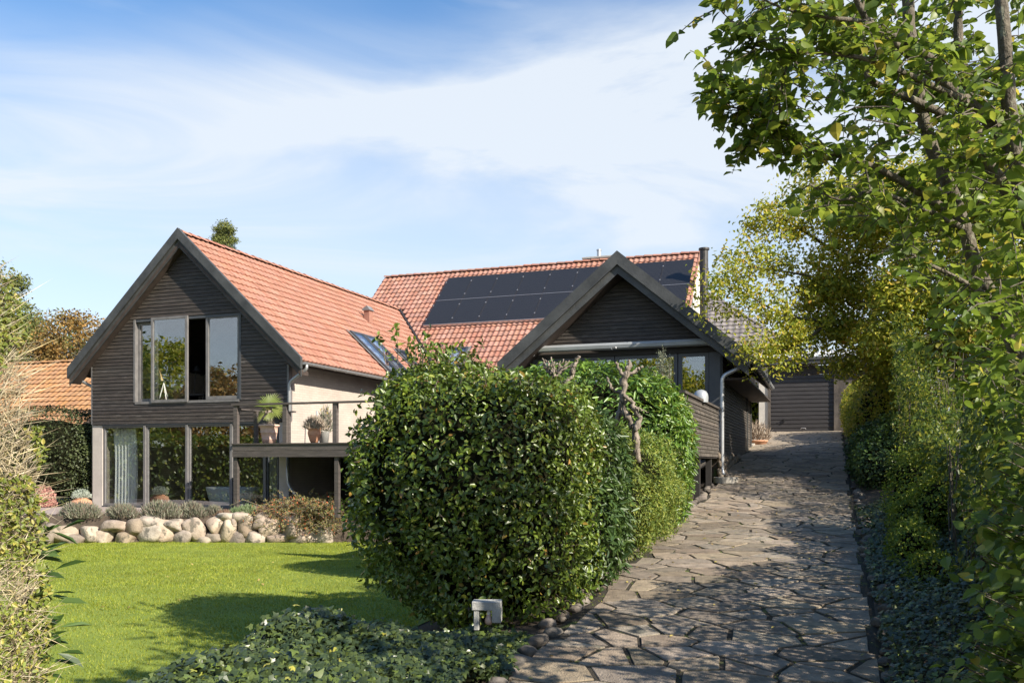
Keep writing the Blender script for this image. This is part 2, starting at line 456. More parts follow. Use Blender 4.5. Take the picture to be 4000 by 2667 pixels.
# ------------------------------------------------------------------ mesh builder and object helpers
class MB:
    def __init__(s):
        s.v, s.f = [], []

    def add(s, vs, fs):
        o = len(s.v)
        s.v += [tuple(v) for v in vs]
        s.f += [tuple(i + o for i in f) for f in fs]

    def box(s, x0, x1, y0, y1, z0, z1):
        s.hexa([(x0, y0, z0), (x1, y0, z0), (x1, y1, z0), (x0, y1, z0), (x0, y0, z1), (x1, y0, z1), (x1, y1, z1), (x0, y1, z1)])

    def hexa(s, v):
        s.add(v, [(3, 2, 1, 0), (4, 5, 6, 7), (0, 1, 5, 4), (1, 2, 6, 5), (2, 3, 7, 6), (3, 0, 4, 7)])

    def tube(s, pts, rad, seg=8, cap=True):
        pts = [Vector(p) for p in pts]
        if not hasattr(rad, '__len__'):
            rad = [rad] * len(pts)
        rings = []
        o = len(s.v)
        up = Vector((0, 0, 1))
        for i, p in enumerate(pts):
            d = (pts[min(i + 1, len(pts) - 1)] - pts[max(i - 1, 0)]).normalized()
            if i == 0:
                a = d.orthogonal().normalized()
            else:
                a = (a - d * a.dot(d))
                a = a.normalized() if a.length > 1e-5 else d.orthogonal().normalized()
            b = d.cross(a)
            for k in range(seg):
                t = 2 * math.pi * k / seg
                s.v.append(tuple(p + (a * math.cos(t) + b * math.sin(t)) * rad[i]))
        for i in range(len(pts) - 1):
            for k in range(seg):
                k2 = (k + 1) % seg
                s.f.append((o + i * seg + k, o + i * seg + k2, o + (i + 1) * seg + k2, o + (i + 1) * seg + k))
        if cap:
            s.f.append(tuple(o + k for k in reversed(range(seg))))
            s.f.append(tuple(o + (len(pts) - 1) * seg + k for k in range(seg)))

    def lathe(s, prof, c=(0, 0, 0), seg=24):
        o = len(s.v)
        for r, z in prof:
            for k in range(seg):
                t = 2 * math.pi * k / seg
                s.v.append((c[0] + r * math.cos(t), c[1] + r * math.sin(t), c[2] + z))
        for i in range(len(prof) - 1):
            for k in range(seg):
                k2 = (k + 1) % seg
                s.f.append((o + i * seg + k, o + i * seg + k2, o + (i + 1) * seg + k2, o + (i + 1) * seg + k))

    def mesh(s, name, mat, smooth=False):
        me = bpy.data.meshes.new(name)
        me.from_pydata(s.v, [], s.f)
        me.materials.append(mat)
        if smooth:
            me.polygons.foreach_set('use_smooth', [True] * len(me.polygons))
        me.update()
        return me

    def build(s, name, mat, parent=None, smooth=False, bevel=0.0, **kw):
        me = s.mesh(name, mat, smooth)
        o = link(name, me, parent, **kw)
        if bevel:
            b = o.modifiers.new('bevel', 'BEVEL')
            b.width = bevel
            b.segments = 1
            b.limit_method = 'ANGLE'
        return o


def link(name, me, parent=None, label=None, cat=None, group=None, kind=None, M4=None):
    o = bpy.data.objects.new(name, me)
    COL.objects.link(o)
    if parent is not None:
        o.parent = parent
        o.matrix_parent_inverse = PINV.get(parent.name, Matrix.Identity(4))
    if M4 is not None:
        o.matrix_basis = M4
    tag(o, label, cat, group, kind)
    return o


PINV = {}


def tag(o, label=None, cat=None, group=None, kind=None):
    for k, v in (('label', label), ('category', cat), ('group', group), ('kind', kind)):
        if v:
            o[k] = v


def thing(name, loc, label, cat, group=None, kind=None):
    o = bpy.data.objects.new(name, None)
    COL.objects.link(o)
    o.location = loc
    o.empty_display_size = 0.2
    tag(o, label, cat, group, kind)
    PINV[o.name] = Matrix.Translation(Vector(loc)).inverted()
    return o


# arrays of small faces -------------------------------------------------------
def unit(v):
    return v / np.maximum(np.linalg.norm(v, axis=1, keepdims=True), 1e-9)


def frames(nrm, along=None, roll=None):
    """basis per item: columns along, side, normal"""
    n = unit(nrm)
    if along is None:
        along = rng.normal(size=n.shape)
    a = unit(along - n * np.sum(along * n, axis=1, keepdims=True))
    b = np.cross(n, a)
    return np.stack([a, b, n], axis=2)


LEAF = dict(
    ovate=([(0, 0, 0), (.30, .25, .07), (.66, .21, .05), (1, 0, -.10), (.66, -.21, .05), (.30, -.25, .07)], [(0, 3, 2, 1), (0, 5, 4, 3)]),
    long=([(0, 0, 0), (.30, .13, .04), (.70, .13, .02), (1, 0, -.12), (.70, -.13, .02), (.30, -.13, .04)], [(0, 3, 2, 1), (0, 5, 4, 3)]),
    broad=([(0, 0, 0), (.14, .27, .06), (.45, .36, .08), (.75, .20, .0), (1, 0, -.14), (.75, -.20, .0), (.45, -.36, .08), (.14, -.27, .06), (.5, 0, .0)],
           [(0, 8, 2, 1), (8, 4, 3, 2), (0, 7, 6, 8), (8, 6, 5, 4)]),
    ivy=([(0, 0, 0), (-.05, .30, .03), (.28, .52, -.02), (.40, .22, .05), (.95, 0, -.08), (.40, -.22, .05), (.28, -.52, -.02), (-.05, -.30, .03), (.3, 0, .04)],
         [(0, 8, 1), (8, 3, 2, 1), (8, 4, 3), (8, 5, 4), (8, 7, 6, 5), (0, 7, 8)]),
    quad=([(0, 0, 0), (.5, .3, .06), (1, 0, 0), (.5, -.3, .06)], [(0, 3, 2, 1)]),
    spray=([(0, 0, 0), (.4, .16, .03), (1, 0, -.05), (.4, -.16, .03)], [(0, 2, 1), (0, 3, 2)]),
    blade=([(0, .09, 0), (0, -.09, 0), (1, 0, 0)], [(0, 1, 2)]),
)
TEMPL_CACHE = {}


def leaf_template_mesh(kind, mat, key='leaf'):
    k = (kind, mat.name)
    if k not in TEMPL_CACHE:
        mb = MB()
        mb.add(*LEAF[kind])
        me = mb.mesh(key, mat)
        TEMPL_CACHE[k] = me
    return TEMPL_CACHE[k]


def mass_mesh(name, kind, P, B, S, mat):
    """one mesh of many small leaves; per-face random attribute"""
    tv, tf = LEAF[kind]
    tv = np.array(tv)
    n, m = len(P), len(tv)
    V = P[:, None, :] + np.einsum('nij,mj->nmi', B, tv) * S[:, None, None]
    V = V.reshape(-1, 3)
    me = bpy.data.meshes.new(name)
    me.vertices.add(n * m)
    me.vertices.foreach_set('co', V.astype(np.float32).ravel())
    sizes = [len(f) for f in tf]
    flat = np.concatenate([np.array(f) for f in tf])
    L = len(flat)
    me.loops.add(n * L)
    me.loops.foreach_set('vertex_index', (flat[None, :] + (np.arange(n) * m)[:, None]).astype(np.int32).ravel())
    starts = np.concatenate([[0], np.cumsum(sizes)[:-1]])
    me.polygons.add(n * len(tf))
    me.polygons.foreach_set('loop_start', (starts[None, :] + (np.arange(n) * L)[:, None]).astype(np.int32).ravel())
    me.polygons.foreach_set('loop_total', np.tile(sizes, n).astype(np.int32))
    me.update(calc_edges=True)
    at_ = me.attributes.new('rnd', 'FLOAT', 'FACE')
    at_.data.foreach_set('value', np.repeat(rng.random(n), len(tf)).astype(np.float32))
    me.materials.append(mat)
    return me


def emit(parent, kind, P, B, S, mat, name='leaf', rest='foliage', parts=0, score=None):
    """the largest-looking pieces become objects of their own, the others one 'stuff' part"""
    n = len(P)
    idx = np.zeros(n, bool)
    if parts:
        x, y, d = prjv(P)
        ok = (x > 5) & (x < 2347) & (y > 5) & (y < 1563) & (d > 0.3)
        sc = np.where(ok, S / np.maximum(d, 0.3), -1)
        if score is not None:
            sc = np.where(ok, sc * score, -1)
        order = np.argsort(-sc)[:parts]
        order = order[sc[order] > 0]
        idx[order] = True
        me = leaf_template_mesh(kind, mat, name)
        pinv = PINV[parent.name]
        for i in order:
            M4 = Matrix.Identity(4)
            for a in range(3):
                for b in range(3):
                    M4[a][b] = float(B[i, a, b] * S[i])
                M4[a][3] = float(P[i, a])
            o = bpy.data.objects.new(name, me)
            COL.objects.link(o)
            o.parent = parent
            o.matrix_parent_inverse = pinv
            o.matrix_basis = M4
    r = ~idx
    if r.any():
        me = mass_mesh(rest, kind, P[r], B[r], S[r], mat)
        o = link(rest, me, parent)
        if n > 1 and parts:
            o['kind'] = 'stuff'
        return o


def lump(P, f, seed=0):
    r = np.random.default_rng(seed)
    out = np.zeros(len(P))
    for k in range(9):
        w = r.normal(size=3) * f * (1 + 0.35 * k)
        out += np.sin(P @ w + r.random() * 6.28) / (1 + 0.35 * k)
    return out / 3.0


def sdirs(n):
    return unit(rng.normal(size=(n, 3)))


def shell(c, r, n, p=2.6, depth=0.12, lum=0.08, lf=2.2, seed=3, up=0.35, wild=0.55, zmin=None, droop=0.0):
    """points near the surface of a lumpy super-ellipsoid, with leaf frames"""
    c, r = np.array(c, float), np.array(r, float)
    d = sdirs(n) * r
    d = unit(d)
    q = np.sum(np.abs(d / r) ** p, axis=1) ** (-1.0 / p)
    S0 = d * q[:, None]
    l = 1 + lum * lump(S0 + c, lf, seed)
    dep = rng.exponential(depth, n)
    dep = np.minimum(dep, 0.5)
    Pn = S0 * l[:, None]
    g = unit(np.sign(d) * np.abs(Pn / r) ** (p - 1) / r)
    P = c + Pn - g * (dep * np.min(r))[:, None] + rng.normal(size=(n, 3)) * 0.015
    nrm = g * 0.8 + np.array([0, 0, up]) + rng.normal(size=(n, 3)) * wild
    al = rng.normal(size=(n, 3)) + np.array([0, 0, -droop]) + g * 0.5
    if zmin is not None:
        k = P[:, 2] > zmin
        P, nrm, al, dep = P[k], nrm[k], al[k], dep[k]
    return P, frames(nrm, al), dep


def core_mesh(parent, c, r, p=2.6, lum=0.08, lf=2.2, seed=3, k=0.86, mat=None, name='shade_core', zmin=None):
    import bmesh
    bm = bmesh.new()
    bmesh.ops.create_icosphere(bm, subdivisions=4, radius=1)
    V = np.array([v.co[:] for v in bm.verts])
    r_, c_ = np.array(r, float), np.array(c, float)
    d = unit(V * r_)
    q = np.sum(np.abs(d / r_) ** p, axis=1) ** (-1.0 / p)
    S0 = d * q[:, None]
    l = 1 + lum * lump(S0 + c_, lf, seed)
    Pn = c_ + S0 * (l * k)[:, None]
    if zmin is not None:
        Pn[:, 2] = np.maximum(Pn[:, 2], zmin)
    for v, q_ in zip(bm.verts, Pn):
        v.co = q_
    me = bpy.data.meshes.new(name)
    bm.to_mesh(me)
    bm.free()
    me.materials.append(mat or M['core'])  # dark solid that paints the shade deep inside a bush
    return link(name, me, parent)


# ------------------------------------------------------------------ terrain
DY = [-6, 0, 3, 5, 6.5, 8, 10, 13, 16, 18, 20, 22, 24, 28, 31, 34.4, 40, 60]
DZ = [-2.1, -1.98, -1.88, -1.75, -1.65, -1.45, -1.25, -1.02, -.78, -.60, -.38, -.08, .12, .50, .85, 1.17, 1.5, 2.0]


def dz(Y):
    return np.interp(Y, DY, DZ)


def sstep(a, b, x):
    t = np.clip((x - a) / (b - a), 0, 1)
    return t * t * (3 - 2 * t)


RW = np.array([(-21.5, 14.9), (-19.0, 15.8), (-17.6, 16.6), (-14.7, 18.0), (-12.6, 18.9), (-10.5, 19.4), (-7.0, 19.8)])


def wall_side(X, Y):
    """metres beyond the boulder wall line (positive towards the house)"""
    yl = np.interp(X, RW[:, 0], RW[:, 1])
    return (Y - yl) * 0.88


def ground_z(X, Y):
    X = np.asarray(X, float)
    Y = np.asarray(Y, float)
    d = dz(Y)
    lawn = -1.97 + 0.03 * np.sin(X * 0.7) * np.sin(Y * 0.5)
    terr = -1.29
    left = lawn + (terr - lawn) * sstep(0.05, 0.22, wall_side(X, Y))
    back = np.interp(Y, [24, 34, 50], [-1.3, -0.2, 0.6])
    left = np.where(Y > 24, np.maximum(left, back), left)
    t = sstep(-5.3, -2.45, X)
    z = left * (1 - t) + (d - 0.03) * t
    right = d - 0.03 + 0.10 * sstep(0.35, 0.9, X) + 0.03 * np.clip(X - 0.9, 0, 6)
    z = np.where(X > -2.45, d - 0.07, z)
    z = np.where(X > 0.3, right, z)
    return z


def heightfield(name, xs, ys, fz, mat, **kw):
    X, Y = np.meshgrid(xs, ys)
    Z = fz(X, Y)
    nx, ny = len(xs), len(ys)
    V = np.stack([X, Y, Z], axis=2).reshape(-1, 3)
    i = np.arange(nx - 1)[None, :] + (np.arange(ny - 1) * nx)[:, None]
    Fc = np.stack([i, i + 1, i + 1 + nx, i + nx], axis=2).reshape(-1, 4)
    me = bpy.data.meshes.new(name)
    me.from_pydata(V.tolist(), [], Fc.tolist())
    me.materials.append(mat)
    me.polygons.foreach_set('use_smooth', [True] * len(me.polygons))
    return link(name, me, **kw)


xs = np.unique(np.concatenate([np.linspace(-400, -60, 12), np.linspace(-60, -22, 20), np.arange(-22, 3, 0.14), np.linspace(3, 20, 14), np.linspace(20, 400, 14), [-2.451, -2.449, 0.299, 0.301]]))
ys = np.unique(np.concatenate([np.linspace(-300, -20, 10), np.linspace(-20, 2, 12), np.arange(2, 30, 0.16), np.linspace(30, 60, 24), np.linspace(60, 700, 14)]))
heightfield('ground', xs, ys, ground_z, M['soil'], kind='structure')

# lawn sheet + grass
lawn_me_x = np.arange(-22, -4.2, 0.15)
lawn_me_y = np.arange(1.5, 20.2, 0.15)


def in_lawn(X, Y):
    return (wall_side(X, Y) < 0.03) & (X < -4.22)


def build_lawn():
    X, Y = np.meshgrid(lawn_me_x, lawn_me_y)
    yl = np.interp(X, RW[:, 0], RW[:, 1])
    Yc = np.minimum(Y, yl)
    Z = ground_z(X, Yc) + 0.012
    nx = len(lawn_me_x)
    V = np.stack([X, Yc, Z], 2).reshape(-1, 3)
    i = np.arange(nx - 1)[None, :] + (np.arange(len(lawn_me_y) - 1) * nx)[:, None]
    Fc = np.stack([i, i + 1, i + 1 + nx, i + nx], 2).reshape(-1, 4)
    keep = (V[Fc[:, 2], 1] - V[Fc[:, 0], 1]) > 0.002
    me = bpy.data.meshes.new('lawn')
    me.from_pydata(V.tolist(), [], Fc[keep].tolist())
    me.materials.append(M['lawn'])
    link('lawn', me, kind='structure')
    n = 330000
    # more blades near the lens
    X = rng.uniform(-21.5, -4.4, n)
    Y = rng.uniform(2.5, 19.9, n)
    x, y, d = prjv(np.stack([X, Y, np.full(n, -1.95)], 1))
    k = in_lawn(X, Y) & (x > 20) & (x < 960) & (y < 1620) & (d > 1)
    X, Y = X[k], Y[k]
    P = np.stack([X, Y, ground_z(X, Y) + 0.008], 1)
    n = len(P)
    al = np.stack([rng.normal(size=n) * .45, rng.normal(size=n) * .45, np.ones(n)], 1)
    B = frames(rng.normal(size=(n, 3)) * np.array([1, 1, .1]), al)
    # along axis must follow blade direction
    a = unit(al)
    nn = np.cross(a, rng.normal(size=(n, 3)))
    B = frames(nn, a)
    Lp = P[:, :2]
    patch = 1 + 0.25 * lump(np.c_[Lp, np.zeros(n)], 0.8, 5)
    S = rng.uniform(0.022, 0.045, n) * patch
    me = mass_mesh('grass', 'blade', P, B * np.array([1, 1.8, 1])[None, None, :], S, M['grass'])
    link('grass', me, kind='stuff', label='short mown sunlit grass covering the lawn', cat='grass')
    # a few fallen leaves on the lawn
    m = 70
    X = rng.uniform(-15, -6, m)
    Y = rng.uniform(7, 18, m)
    k = in_lawn(X, Y)
    X, Y = X[k], Y[k]
    P = np.stack([X, Y, ground_z(X, Y) + 0.05], 1)
    B = frames(np.array([0, 0, 1]) + rng.normal(size=P.shape) * .3)
    me = mass_mesh('fallen_leaves', 'ovate', P, B, rng.uniform(.04, .07, len(P)), M['l_litter'])
    link('fallen_leaves', me, kind='stuff', label='a few small yellow fallen leaves scattered on the lawn', cat='leaves')


build_lawn()

# terrace strip in front of the left wing
mb = MB()
tx = [-21.3, -19.0, -17.6, -14.7, -12.6, -10.5]
for a, b in zip(tx[:-1], tx[1:]):
    ya, yb = np.interp(a, RW[:, 0], RW[:, 1]) + .75, np.interp(b, RW[:, 0], RW[:, 1]) + .75
    mb.add([(a, ya, -1.275), (b, yb, -1.275), (b, 20.6, -1.275), (a, 20.6, -1.275)], [(0, 1, 2, 3)])
mb.build('terrace', M['terrace'], kind='structure')


# ------------------------------------------------------------------ driveway with individual flagstones
def clip_poly(poly, n, c):
    """keep the part of the polygon with n.p <= c"""
    out = []
    for i in range(len(poly)):
        a, b = poly[i], poly[(i + 1) % len(poly)]
        da, db = a[0] * n[0] + a[1] * n[1] - c, b[0] * n[0] + b[1] * n[1] - c
        if da <= 0:
            out.append(a)
        if da * db < 0:
            t = da / (da - db)
            out.append((a[0] + (b[0] - a[0]) * t, a[1] + (b[1] - a[1]) * t))
    return out


def build_driveway():
    drv = thing('driveway', (-1, 18, float(dz(18))), None, None, kind='structure')
    ysd = np.arange(0.0, 34.6, 0.2)
    V, Fc = [], []
    xsd = [-2.5, -2.27, -1.0, 0.1, 0.34, 0.5]
    for yy in ysd:
        for xx in xsd:
            V.append((xx, yy, float(dz(yy)) - (0.009 if -2.3 < xx < 0.4 else 0.09)))
    nx = len(xsd)
    for j in range(len(ysd) - 1):
        for i in range(nx - 1):
            a = j * nx + i
            Fc.append((a, a + 1, a + 1 + nx, a + nx))
    mb = MB()
    mb.add(V, Fc)
    mb.build('joint_bed', M['moss'], drv)
    st = 1.5
    # jittered sites in stretched space
    sites = []
    y = 2.6
    r = random.Random(5)
    while y < 34.4:
        row = r.uniform(.20, .40)
        x = -2.3 + r.uniform(-.1, .25)
        while x < 0.36:
            sites.append((x / st, y + r.uniform(-.16, .16)))
            x += r.uniform(.22, .80)
        y += row
    sites = np.array(sites)
    cells = []
    for i, s in enumerate(sites):
        d2 = np.sum((sites - s) ** 2, axis=1)
        near = np.argsort(d2)[1:18]
        poly = [(s[0] - 1, s[1] - 1), (s[0] + 1, s[1] - 1), (s[0] + 1, s[1] + 1), (s[0] - 1, s[1] + 1)]
        poly = clip_poly(poly, (-1, 0), 2.27 / st + 0.05 * math.sin(s[1] * 2.1))
        if poly:
            poly = clip_poly(poly, (1, 0), (.30 + 0.03 * math.sin(s[1] * 3.7)) / st)
        if poly:
            poly = clip_poly(poly, (0, 1), 34.35)
        for j in near:
            if not poly:
                break
            q = sites[j]
            nv = q - s
            L = np.linalg.norm(nv)
            nv = nv / L
            c = nv @ ((q + s) / 2) - r.uniform(.008, .019)
            poly = clip_poly(poly, nv, c)
        if len(poly) < 3:
            continue
        pts = [(p[0] * st, p[1]) for p in poly]
        # drop tiny edges
        q = [pts[0]]
        for p in pts[1:]:
            if math.hypot(p[0] - q[-1][0], p[1] - q[-1][1]) > .035:
                q.append(p)
        if len(q) > 2 and math.hypot(q[0][0] - q[-1][0], q[0][1] - q[-1][1]) < .035:
            q.pop()
        if len(q) < 3:
            continue
        area = abs(sum(q[k][0] * q[(k + 1) % len(q)][1] - q[(k + 1) % len(q)][0] * q[k][1] for k in range(len(q)))) / 2
        if area < .012:
            continue
        cells.append((q, area))

    def stone(mb, q):
        cx = sum(p[0] for p in q) / len(q)
        cy = sum(p[1] for p in q) / len(q)
        tx_, ty_ = r.uniform(-.006, .006), r.uniform(-.006, .006)
        h0 = r.uniform(-.002, .005)
        # subdivide and roughen the outline so no edge is ruler-straight
        out = []
        for k in range(len(q)):
            a, b = q[k], q[(k + 1) % len(q)]
            L = math.hypot(b[0] - a[0], b[1] - a[1])
            m = max(1, int(L / .11))
            for t in range(m):
                f = t / m
                px, py = a[0] + (b[0] - a[0]) * f, a[1] + (b[1] - a[1]) * f
                if t:
                    px += r.uniform(-.005, .005)
                    py += r.uniform(-.005, .005)
                out.append((px, py))
        n = len(out)

        def ring(k, dz_):
            vs = []
            for px, py in out:
                x_, y_ = cx + (px - cx) * k, cy + (py - cy) * k
                vs.append((x_, y_, float(dz(y_)) + dz_ + (x_ - cx) * tx_ + (y_ - cy) * ty_ + h0))
            return vs
        vs = ring(1.0, -.035) + ring(1.0, -.004) + ring(.985, .0)
        fs = [tuple(range(2 * n, 3 * n))]
        for k in range(n):
            k2 = (k + 1) % n
            fs.append((k, k2, n + k2, n + k))
            fs.append((n + k, n + k2, 2 * n + k2, 2 * n + k))
        mb.add(vs, fs)

    def vis(c):
        cx = sum(p[0] for p in c[0]) / len(c[0])
        cy = sum(p[1] for p in c[0]) / len(c[0])
        x, y, d = prjv([(cx, cy, float(dz(cy)))])
        if y[0] > 1640 or d[0] < 4:
            return 0
        return c[1] / d[0] ** 2.5
    cells.sort(key=lambda c: -vis(c))
    for q, a in cells[:300]:
        mb = MB()
        stone(mb, q)
        mb.build('flagstone', M['flag'], drv)
    mb = MB()
    for q, a in cells[300:]:
        stone(mb, q)
    mb.build('small_flagstones', M['flag'], drv, kind='stuff')
    # moss tufts in the joints, leaf litter
    n = 42000
    X = rng.uniform(-2.3, .32, n)
    Y = 5 + 26 * rng.random(n) ** 1.6
    msk = lump(np.c_[X * 1.5, Y, np.zeros(n)], 1.5, 8) > 0.12
    X, Y = X[msk], Y[msk]
    P = np.stack([X, Y, dz(Y) - .010], 1)
    B = frames(np.array([0, 0, .4]) + rng.normal(size=P.shape), rng.normal(size=P.shape) * .5 + np.array([0, 0, .7]))
    me = mass_mesh('joint_moss', 'blade', P, B * np.array([1, 3, 1])[None, None, :], rng.uniform(.010, .022, len(P)), M['l_lime'])
    link('joint_moss', me, drv, kind='stuff')
    n = 260
    X = rng.uniform(-2.3, .5, n)
    Y = rng.uniform(5.5, 30, n)
    P = np.stack([X, Y, dz(Y) + .015], 1)
    B = frames(np.array([0, 0, 1]) + rng.normal(size=P.shape) * .25)
    me = mass_mesh('leaf_litter', 'ovate', P, B, rng.uniform(.03, .06, n), M['l_litter'])
    link('leaf_litter', me, kind='stuff', label='small yellow fallen leaves lying on the flagstone drive', cat='leaves')


build_driveway()


def rock(mb, c, r, rot=0, seed=0, sub=2, flat=0.0, p=2.9):
    import bmesh
    bm = bmesh.new()
    bmesh.ops.create_icosphere(bm, subdivisions=sub, radius=1)
    V = np.array([v.co[:] for v in bm.verts])
    Fc = [[v.index for v in f.verts] for f in bm.faces]
    bm.free()
    rr = np.random.default_rng(seed)
    q = np.sum(np.abs(V) ** p, axis=1) ** (-1 / p)
    V = V * q[:, None] * (1 + .13 * lump(V, 1.6, seed))[:, None]
    # chop a few facets
    for _ in range(5):
        n = rr.normal(size=3)
        n /= np.linalg.norm(n)
        d = V @ n
        V = V - np.maximum(d - .78, 0)[:, None] * n * .85
    V = V * np.array(r)
    c_, s_ = math.cos(rot), math.sin(rot)
    Rm = np.array([[c_, 0, s_], [0, 1, 0], [-s_, 0, c_]])
    V = V @ Rm.T
    th = rr.uniform(-.5, .5)
    Rz = np.array([[math.cos(th), -math.sin(th), 0], [math.sin(th), math.cos(th), 0], [0, 0, 1]])
    V = V @ Rz.T + np.array(c)
    mb.add(V.tolist(), Fc)


def build_rockwall():
    w = thing('boulder_wall', (-15, 17.9, -1.97), 'low retaining wall of rounded pale boulders along the far edge of the lawn', 'wall')
    # boulders read off the photograph: centre x, centre y, width, height (photo at 2352 px)
    L = [(142, 1228, 62, 30), (178, 1240, 46, 22), (210, 1226, 38, 26), (240, 1234, 36, 26), (262, 1208, 46, 22), (290, 1236, 38, 22),
         (315, 1212, 28, 30), (342, 1225, 64, 30), (375, 1218, 40, 44), (345, 1198, 40, 22), (402, 1206, 34, 22), (420, 1232, 54, 24), (448, 1216, 42, 38),
         (470, 1238, 44, 14), (497, 1206, 32, 32), (498, 1234, 38, 20), (528, 1214, 34, 44), (545, 1200, 12, 16), (548, 1232, 36, 30),
         (562, 1204, 32, 42), (560, 1187, 42, 18), (588, 1234, 38, 24), (598, 1202, 34, 26), (620, 1213, 36, 36), (640, 1237, 42, 24),
         (672, 1216, 60, 46), (686, 1238, 60, 20), (716, 1234, 44, 30), (745, 1230, 40, 34), (110, 1226, 44, 34), (520, 1188, 30, 16), (598, 1186, 30, 16)]
    for i, (x, y, ww, hh) in enumerate(L):
        # intersect with the wall line
        t = 21.3
        p = at(x, y, t)
        for _ in range(6):
            yl = float(np.interp(p.x, RW[:, 0], RW[:, 1]))
            t += (yl + .10 - p.y) * .6
            p = at(x, y, t)
        k = t / 2041
        high = 0.06 if y < 1205 else 0.0
        mb = MB()
        rock(mb, (p.x, p.y + high, p.z), (ww * k * .64, .24, hh * k * .70), random.uniform(-.12, .12), i + 10, 3, p=4.2)
        mb.build('boulder', M['stone'], w, smooth=True)
    mb = MB()
    for a, b in zip(RW[:-1], RW[1:]):
        n = 12
        for j in range(n):
            f0, f1 = j / n, (j + 1) / n
            x0, y0, x1, y1 = a[0] + (b[0] - a[0]) * f0, a[1] + (b[1] - a[1]) * f0 + .22, a[0] + (b[0] - a[0]) * f1, a[1] + (b[1] - a[1]) * f1 + .22
            mb.hexa([(x0, y0, -2.0), (x1, y1, -2.0), (x1, y1 + .5, -2.0), (x0, y0 + .5, -2.0), (x0, y0 + .08, -1.34), (x1, y1 + .08, -1.34), (x1, y1 + .5, -1.28), (x0, y0 + .5, -1.28)])
    mb.build('earth_backing', M['soil'], w)
    # edging stones both sides of the drive
    e = thing('stone_edging', (-2.4, 8, -1.5), 'rough line of small round stones edging the left side of the drive', 'edging')
    Y = 5.9
    i = 0
    while Y < 19.3:
        s_ = random.uniform(.04, .10)
        mb = MB()
        xx = -2.40 + random.uniform(-.06, .05)
        rock(mb, (xx, Y, float(dz(Y)) - s_ * .15), (s_ * random.uniform(.9, 1.4), s_, s_ * .7), random.uniform(-.3, .3), 100 + i)
        mb.build('stone', M['edge_stone'], e, smooth=True)
        Y += s_ * 2.0 + random.uniform(0, .12)
        i += 1
    e = thing('stone_edging', (0.45, 8, -1.5), 'shaded line of small round stones edging the right side of the drive', 'edging')
    Y = 5.4
    while Y < 19:
        s_ = random.uniform(.035, .085)
        mb = MB()
        rock(mb, (.44 + random.uniform(-.05, .08), Y, float(dz(Y)) + s_ * .0), (s_ * random.uniform(.9, 1.4), s_, s_ * .7), random.uniform(-.3, .3), 300 + i)
        mb.build('stone', M['edge_stone'], e, smooth=True)
        Y += s_ * 2.1 + random.uniform(0, .22)
        i += 1


build_rockwall()

# ------------------------------------------------------------------ the house
YF = 20.35
house = thing('house', (-11, 24, -1.29), 'dark timber clad house with two gables, salmon clay tile roofs and solar panels', 'house')
TILES = []     # (matrix, roof name)


def tile_mesh(mat, name, w=.212, l=.36, amp=.030, th=.044):
    mb = MB()
    n = 6
    vs = []
    for j, (yy, zz) in enumerate(((0, th), (l, .004))):
        for i in range(n + 1):
            t = i / n
            vs.append((t * w, yy, zz + amp * (0.5 + 0.5 * math.cos(2 * math.pi * (t - .32))) ** 1.3))
    for i in range(n + 1):
        v = vs[i]
        vs.append((v[0], 0, v[2] - .046))
    fs = []
    for i in range(n):
        fs.append((i, i + 1, n + 2 + i, n + 1 + i))
        fs.append((2 * n + 2 + i, 2 * n + 3 + i, i + 1, i))
    mb.add(vs, fs)
    return mb, mb.mesh(name, mat, False)


def roof_tiles(origin, ux, uy, width, length, mat, key, skip=None, exp=.33, w=.205, amp=.026):
    """origin = lower left corner of the slope, ux along the eave, uy up the slope; returns placements"""
    ux, uy = Vector(ux).normalized(), Vector(uy).normalized()
    nz = ux.cross(uy)
    nx, ny = int(round(width / w)), int(round(length / exp))
    w, exp = width / nx, length / ny
    out = []
    for j in range(ny):
        for i in range(nx):
            p = Vector(origin) + ux * (i * w) + uy * (j * exp)
            if skip and skip(p + ux * w * .5 + uy * exp * .5):
                continue
            jit = random.uniform(-.004, .004)
            M4 = Matrix(((ux.x, uy.x, nz.x, p.x + nz.x * jit), (ux.y, uy.y, nz.y, p.y + nz.y * jit), (ux.z, uy.z, nz.z, p.z + nz.z * jit), (0, 0, 0, 1)))
            M4 = M4 @ Matrix.Diagonal((w / .205 , 1, 1, 1)) @ Matrix.Rotation(random.uniform(-.006, .006), 4, 'X')
            out.append(M4)
    return out


